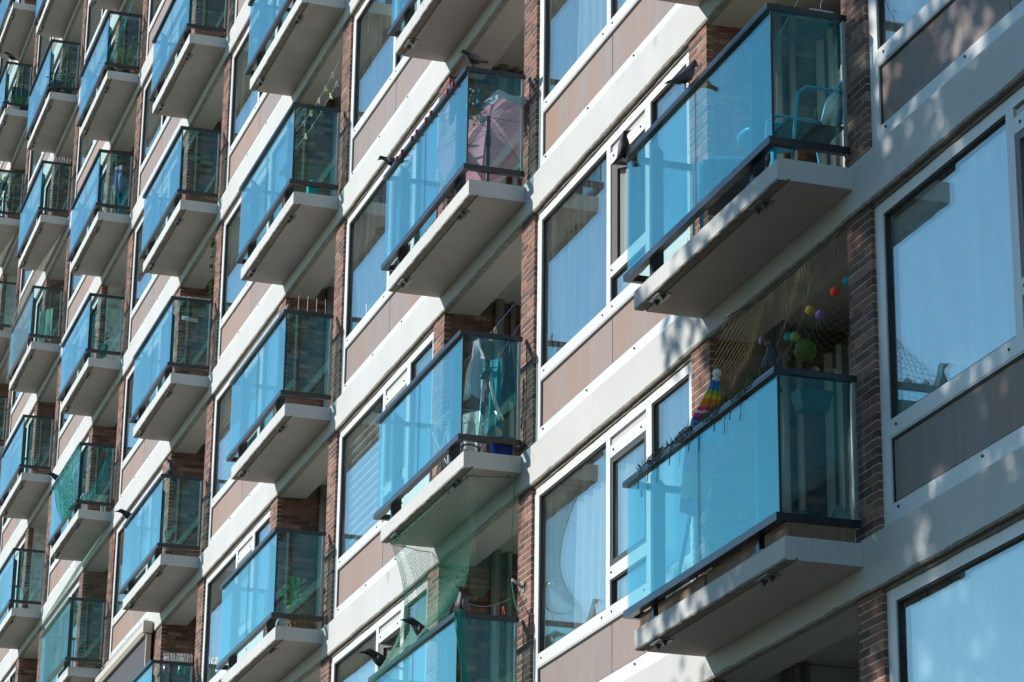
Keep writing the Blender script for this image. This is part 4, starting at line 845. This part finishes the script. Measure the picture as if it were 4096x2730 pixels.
# ------------------------------------------------------------------ bird spikes, awning
simple('clear_spike', (.62, .62, .60), .3)
def spikes(i, j, pts, n, h, label, mt='clear_spike', r=.0022, spread=.03, seed=1):
    rnd = random.Random(seed); mb = MB(); a, b_ = Vector(pts[0]), Vector(pts[1])
    d = (b_ - a).normalized(); sd_ = Vector((-d.y, d.x, 0)); mb.tube([a + Vector((0, 0, .003)), b_ + Vector((0, 0, .003))], .008, 5)
    for k in range(n):
        p = a.lerp(b_, (k + .5) / n); s = (-1, 0, 1)[k % 3]
        mb.tube([p, p + sd_ * s * spread + d * rnd.uniform(-.012, .012) + Vector((0, 0, h * rnd.uniform(.85, 1.08)))], r, 4)
    o = obj('bird_spike_strip', mb.mesh('bird_spike_strip', mt), None, at(i, j, 0, 0, 0)); tag(o, label, 'bird spikes', 'bird spike strips on rails'); return o
spikes(2, 3, ((-2.98, -.605, RZ), (-.06, -.605, RZ)), 120, .10, 'long row of clear bird spikes along the front rail, third column', 'clear_spike', .0028)
spikes(2, 3, ((-.024, -.56, RZ), (-.024, -.03, RZ)), 40, .018, 'tiny toothed strip on the end rail, third column', 'bolt', .002, .0)
spikes(2, 3, ((-.03, -.52, RZ), (-.03, -.05, RZ)), 4, .20, 'four tall single wires on the end rail, third column', 'clear_spike', .0035, .02, 5)
spikes(3, 4, ((-.024, -.50, RZ), (-.024, -.03, RZ)), 26, .03, 'short toothed strip on the end rail below the ivy, fourth column', 'clear_spike', .0035, .0)
spikes(3, 2, ((-.024, -.46, RZ), (-.024, -.03, RZ)), 42, .13, 'dense tall wire spikes on the end rail by the awning, fourth column', 'clear_spike', .003, .03)
spikes(5, 7, ((-.024, -.50, RZ), (-.024, -.03, RZ)), 12, .14, 'tall wire spikes on the end rail, sixth column', 'clear_spike', .005, .01)
simple('awning_cream', (.56, .50, .42), .5); simple('awning_cloth', (.07, .068, .078), .85, bump=.2, bscale=200)
aw = empty('window_awning', at(3, 2, 0, 0, 0)); X0, X1 = -7.55, -3.42
obj('cassette', MB().add([(X0, -.16, 2.62), (X1, -.16, 2.62), (X1, -.155, 2.72), (X0, -.155, 2.72), (X0, -.02, 2.62), (X1, -.02, 2.62), (X1, -.02, 2.76), (X0, -.02, 2.76), (X0, -.12, 2.57), (X1, -.12, 2.57), (X0, -.03, 2.57), (X1, -.03, 2.57)],
    [(0, 1, 2, 3), (3, 2, 6, 7), (8, 9, 1, 0), (10, 11, 9, 8), (4, 5, 11, 10), (0, 3, 7, 4), (0, 4, 10, 8), (1, 5, 6, 2), (1, 9, 11, 5), (4, 7, 6, 5)]).mesh('cassette', 'awning_cream'), aw)
obj('end_cap', MB().box(X1 + .001, X1 + .09, -.165, -.018, 2.58, 2.765).mesh('end_cap', 'awning_cream'), aw)
for x in (X1 + .005, X0 + .03): obj('guide_rail', MB().box(x, x + .045, -.10, -.02, .35, 2.57).mesh('guide_rail', 'awning_cream'), aw)
obj('screen_cloth', MB().box(X0 + .03, X1 + .004, -.066, -.062, 1.0, 2.57).mesh('screen_cloth', 'awning_cloth'), aw); obj('bottom_bar', MB().box(X0 + .08, X1, -.075, -.055, .965, 1.0).mesh('bottom_bar', 'awning_cream'), aw)
tag(aw, 'dark grey window awning in a cream cassette at the lower left', 'awning')
spikes(3, 2, ((X0, -.09, 2.74), (X1, -.09, 2.74)), 170, .10, 'row of fine bird spikes on top of the cream awning cassette', 'bolt', .002, .035, 8)
for (i, j, col, nm) in ((2, 5, 'peg_red', 'pink'), (2, 5, 'bin_blue', 'blue'), (5, 9, 'peg_red', 'pink')):
    x = -1.2 if nm == 'pink' else -.75
    mb = MB().sphere((x, -.48, .235), (.22, .06, .06), 12, 8); mb.sphere((x + .25, -.49, .23), (.12, .05, .05), 10, 7)
    tag(obj('toy', mb.mesh('toy', col), None, at(i, j, 0, 0, 0)), nm + ' plastic toy lying in the gap under the glass, %s column' % ('third' if i == 2 else 'sixth'), 'toy')

# ------------------------------------------------------------------ street tree that shades the right-hand bays
def street_tree(loc, seed, label, zlo, zhi, nb, dens, rx_, ry2):
    rnd = random.Random(seed); tr = empty('street_tree', loc); tm = MB()
    tm.tube([(0, 0, 0), (.1, 0, 4), (.0, .1, 8), (.2, 0, zhi - 1)], [.34, .27, .2, .08], 10)
    tips = []
    for k in range(nb):
        z0 = rnd.uniform(zlo, zhi); a = rnd.uniform(0, 2 * pi); L = rnd.uniform(1.2, 3.7) * (1.0 - .35 * abs(z0 - (zlo + zhi) / 2) / ((zhi - zlo) / 2)); e = Vector((L * rx_ * cos(a), L * ry2 * sin(a), rnd.uniform(.2, 2.0)))
        b0 = Vector((.1, .05, z0)); pts = [b0, b0 + e * .5 + Vector((0, 0, -.15)), b0 + e]; tm.tube(pts, [.07, .045, .015], 6)
        for q in range(7): tips.append(b0 + e * rnd.uniform(.35, 1.12) + Vector((rnd.gauss(0, .38), rnd.gauss(0, .38), rnd.gauss(0, .38))))
    obj('trunk', tm.mesh('trunk', simple('bark', (.12, .09, .06), .9)), tr); cm = MB()
    for t in tips:
        for q in range(dens):
            p = t + Vector((rnd.gauss(0, .18), rnd.gauss(0, .18), rnd.gauss(0, .17))); leaf(cm, p, (rnd.uniform(-1, 1), rnd.uniform(-1, 1), rnd.uniform(-.9, .4)), rnd.uniform(.16, .24), rnd.uniform(.12, .17), .4, 0, 2)
    obj('crown', cm.mesh('crown', 'leaf_tree'), tr); tag(tr, label, 'tree', 'street trees in front of the block')
simple('leaf_tree', (0.045, 0.10, 0.025), .5, transl=.12)
street_tree((-4.9, -12.2, -3.9), 21, 'leafy street tree outside the picture whose shade dapples the nearest bays', 5.0, 14.0, 60, 62, 1.15, .8)
street_tree((-.7, -10.6, -3.9), 22, 'second leafy street tree outside the picture, right of the first', 4.0, 14.0, 80, 60, 1.1, .8)  # unseen tree, added to block sky and darken the right-hand bays
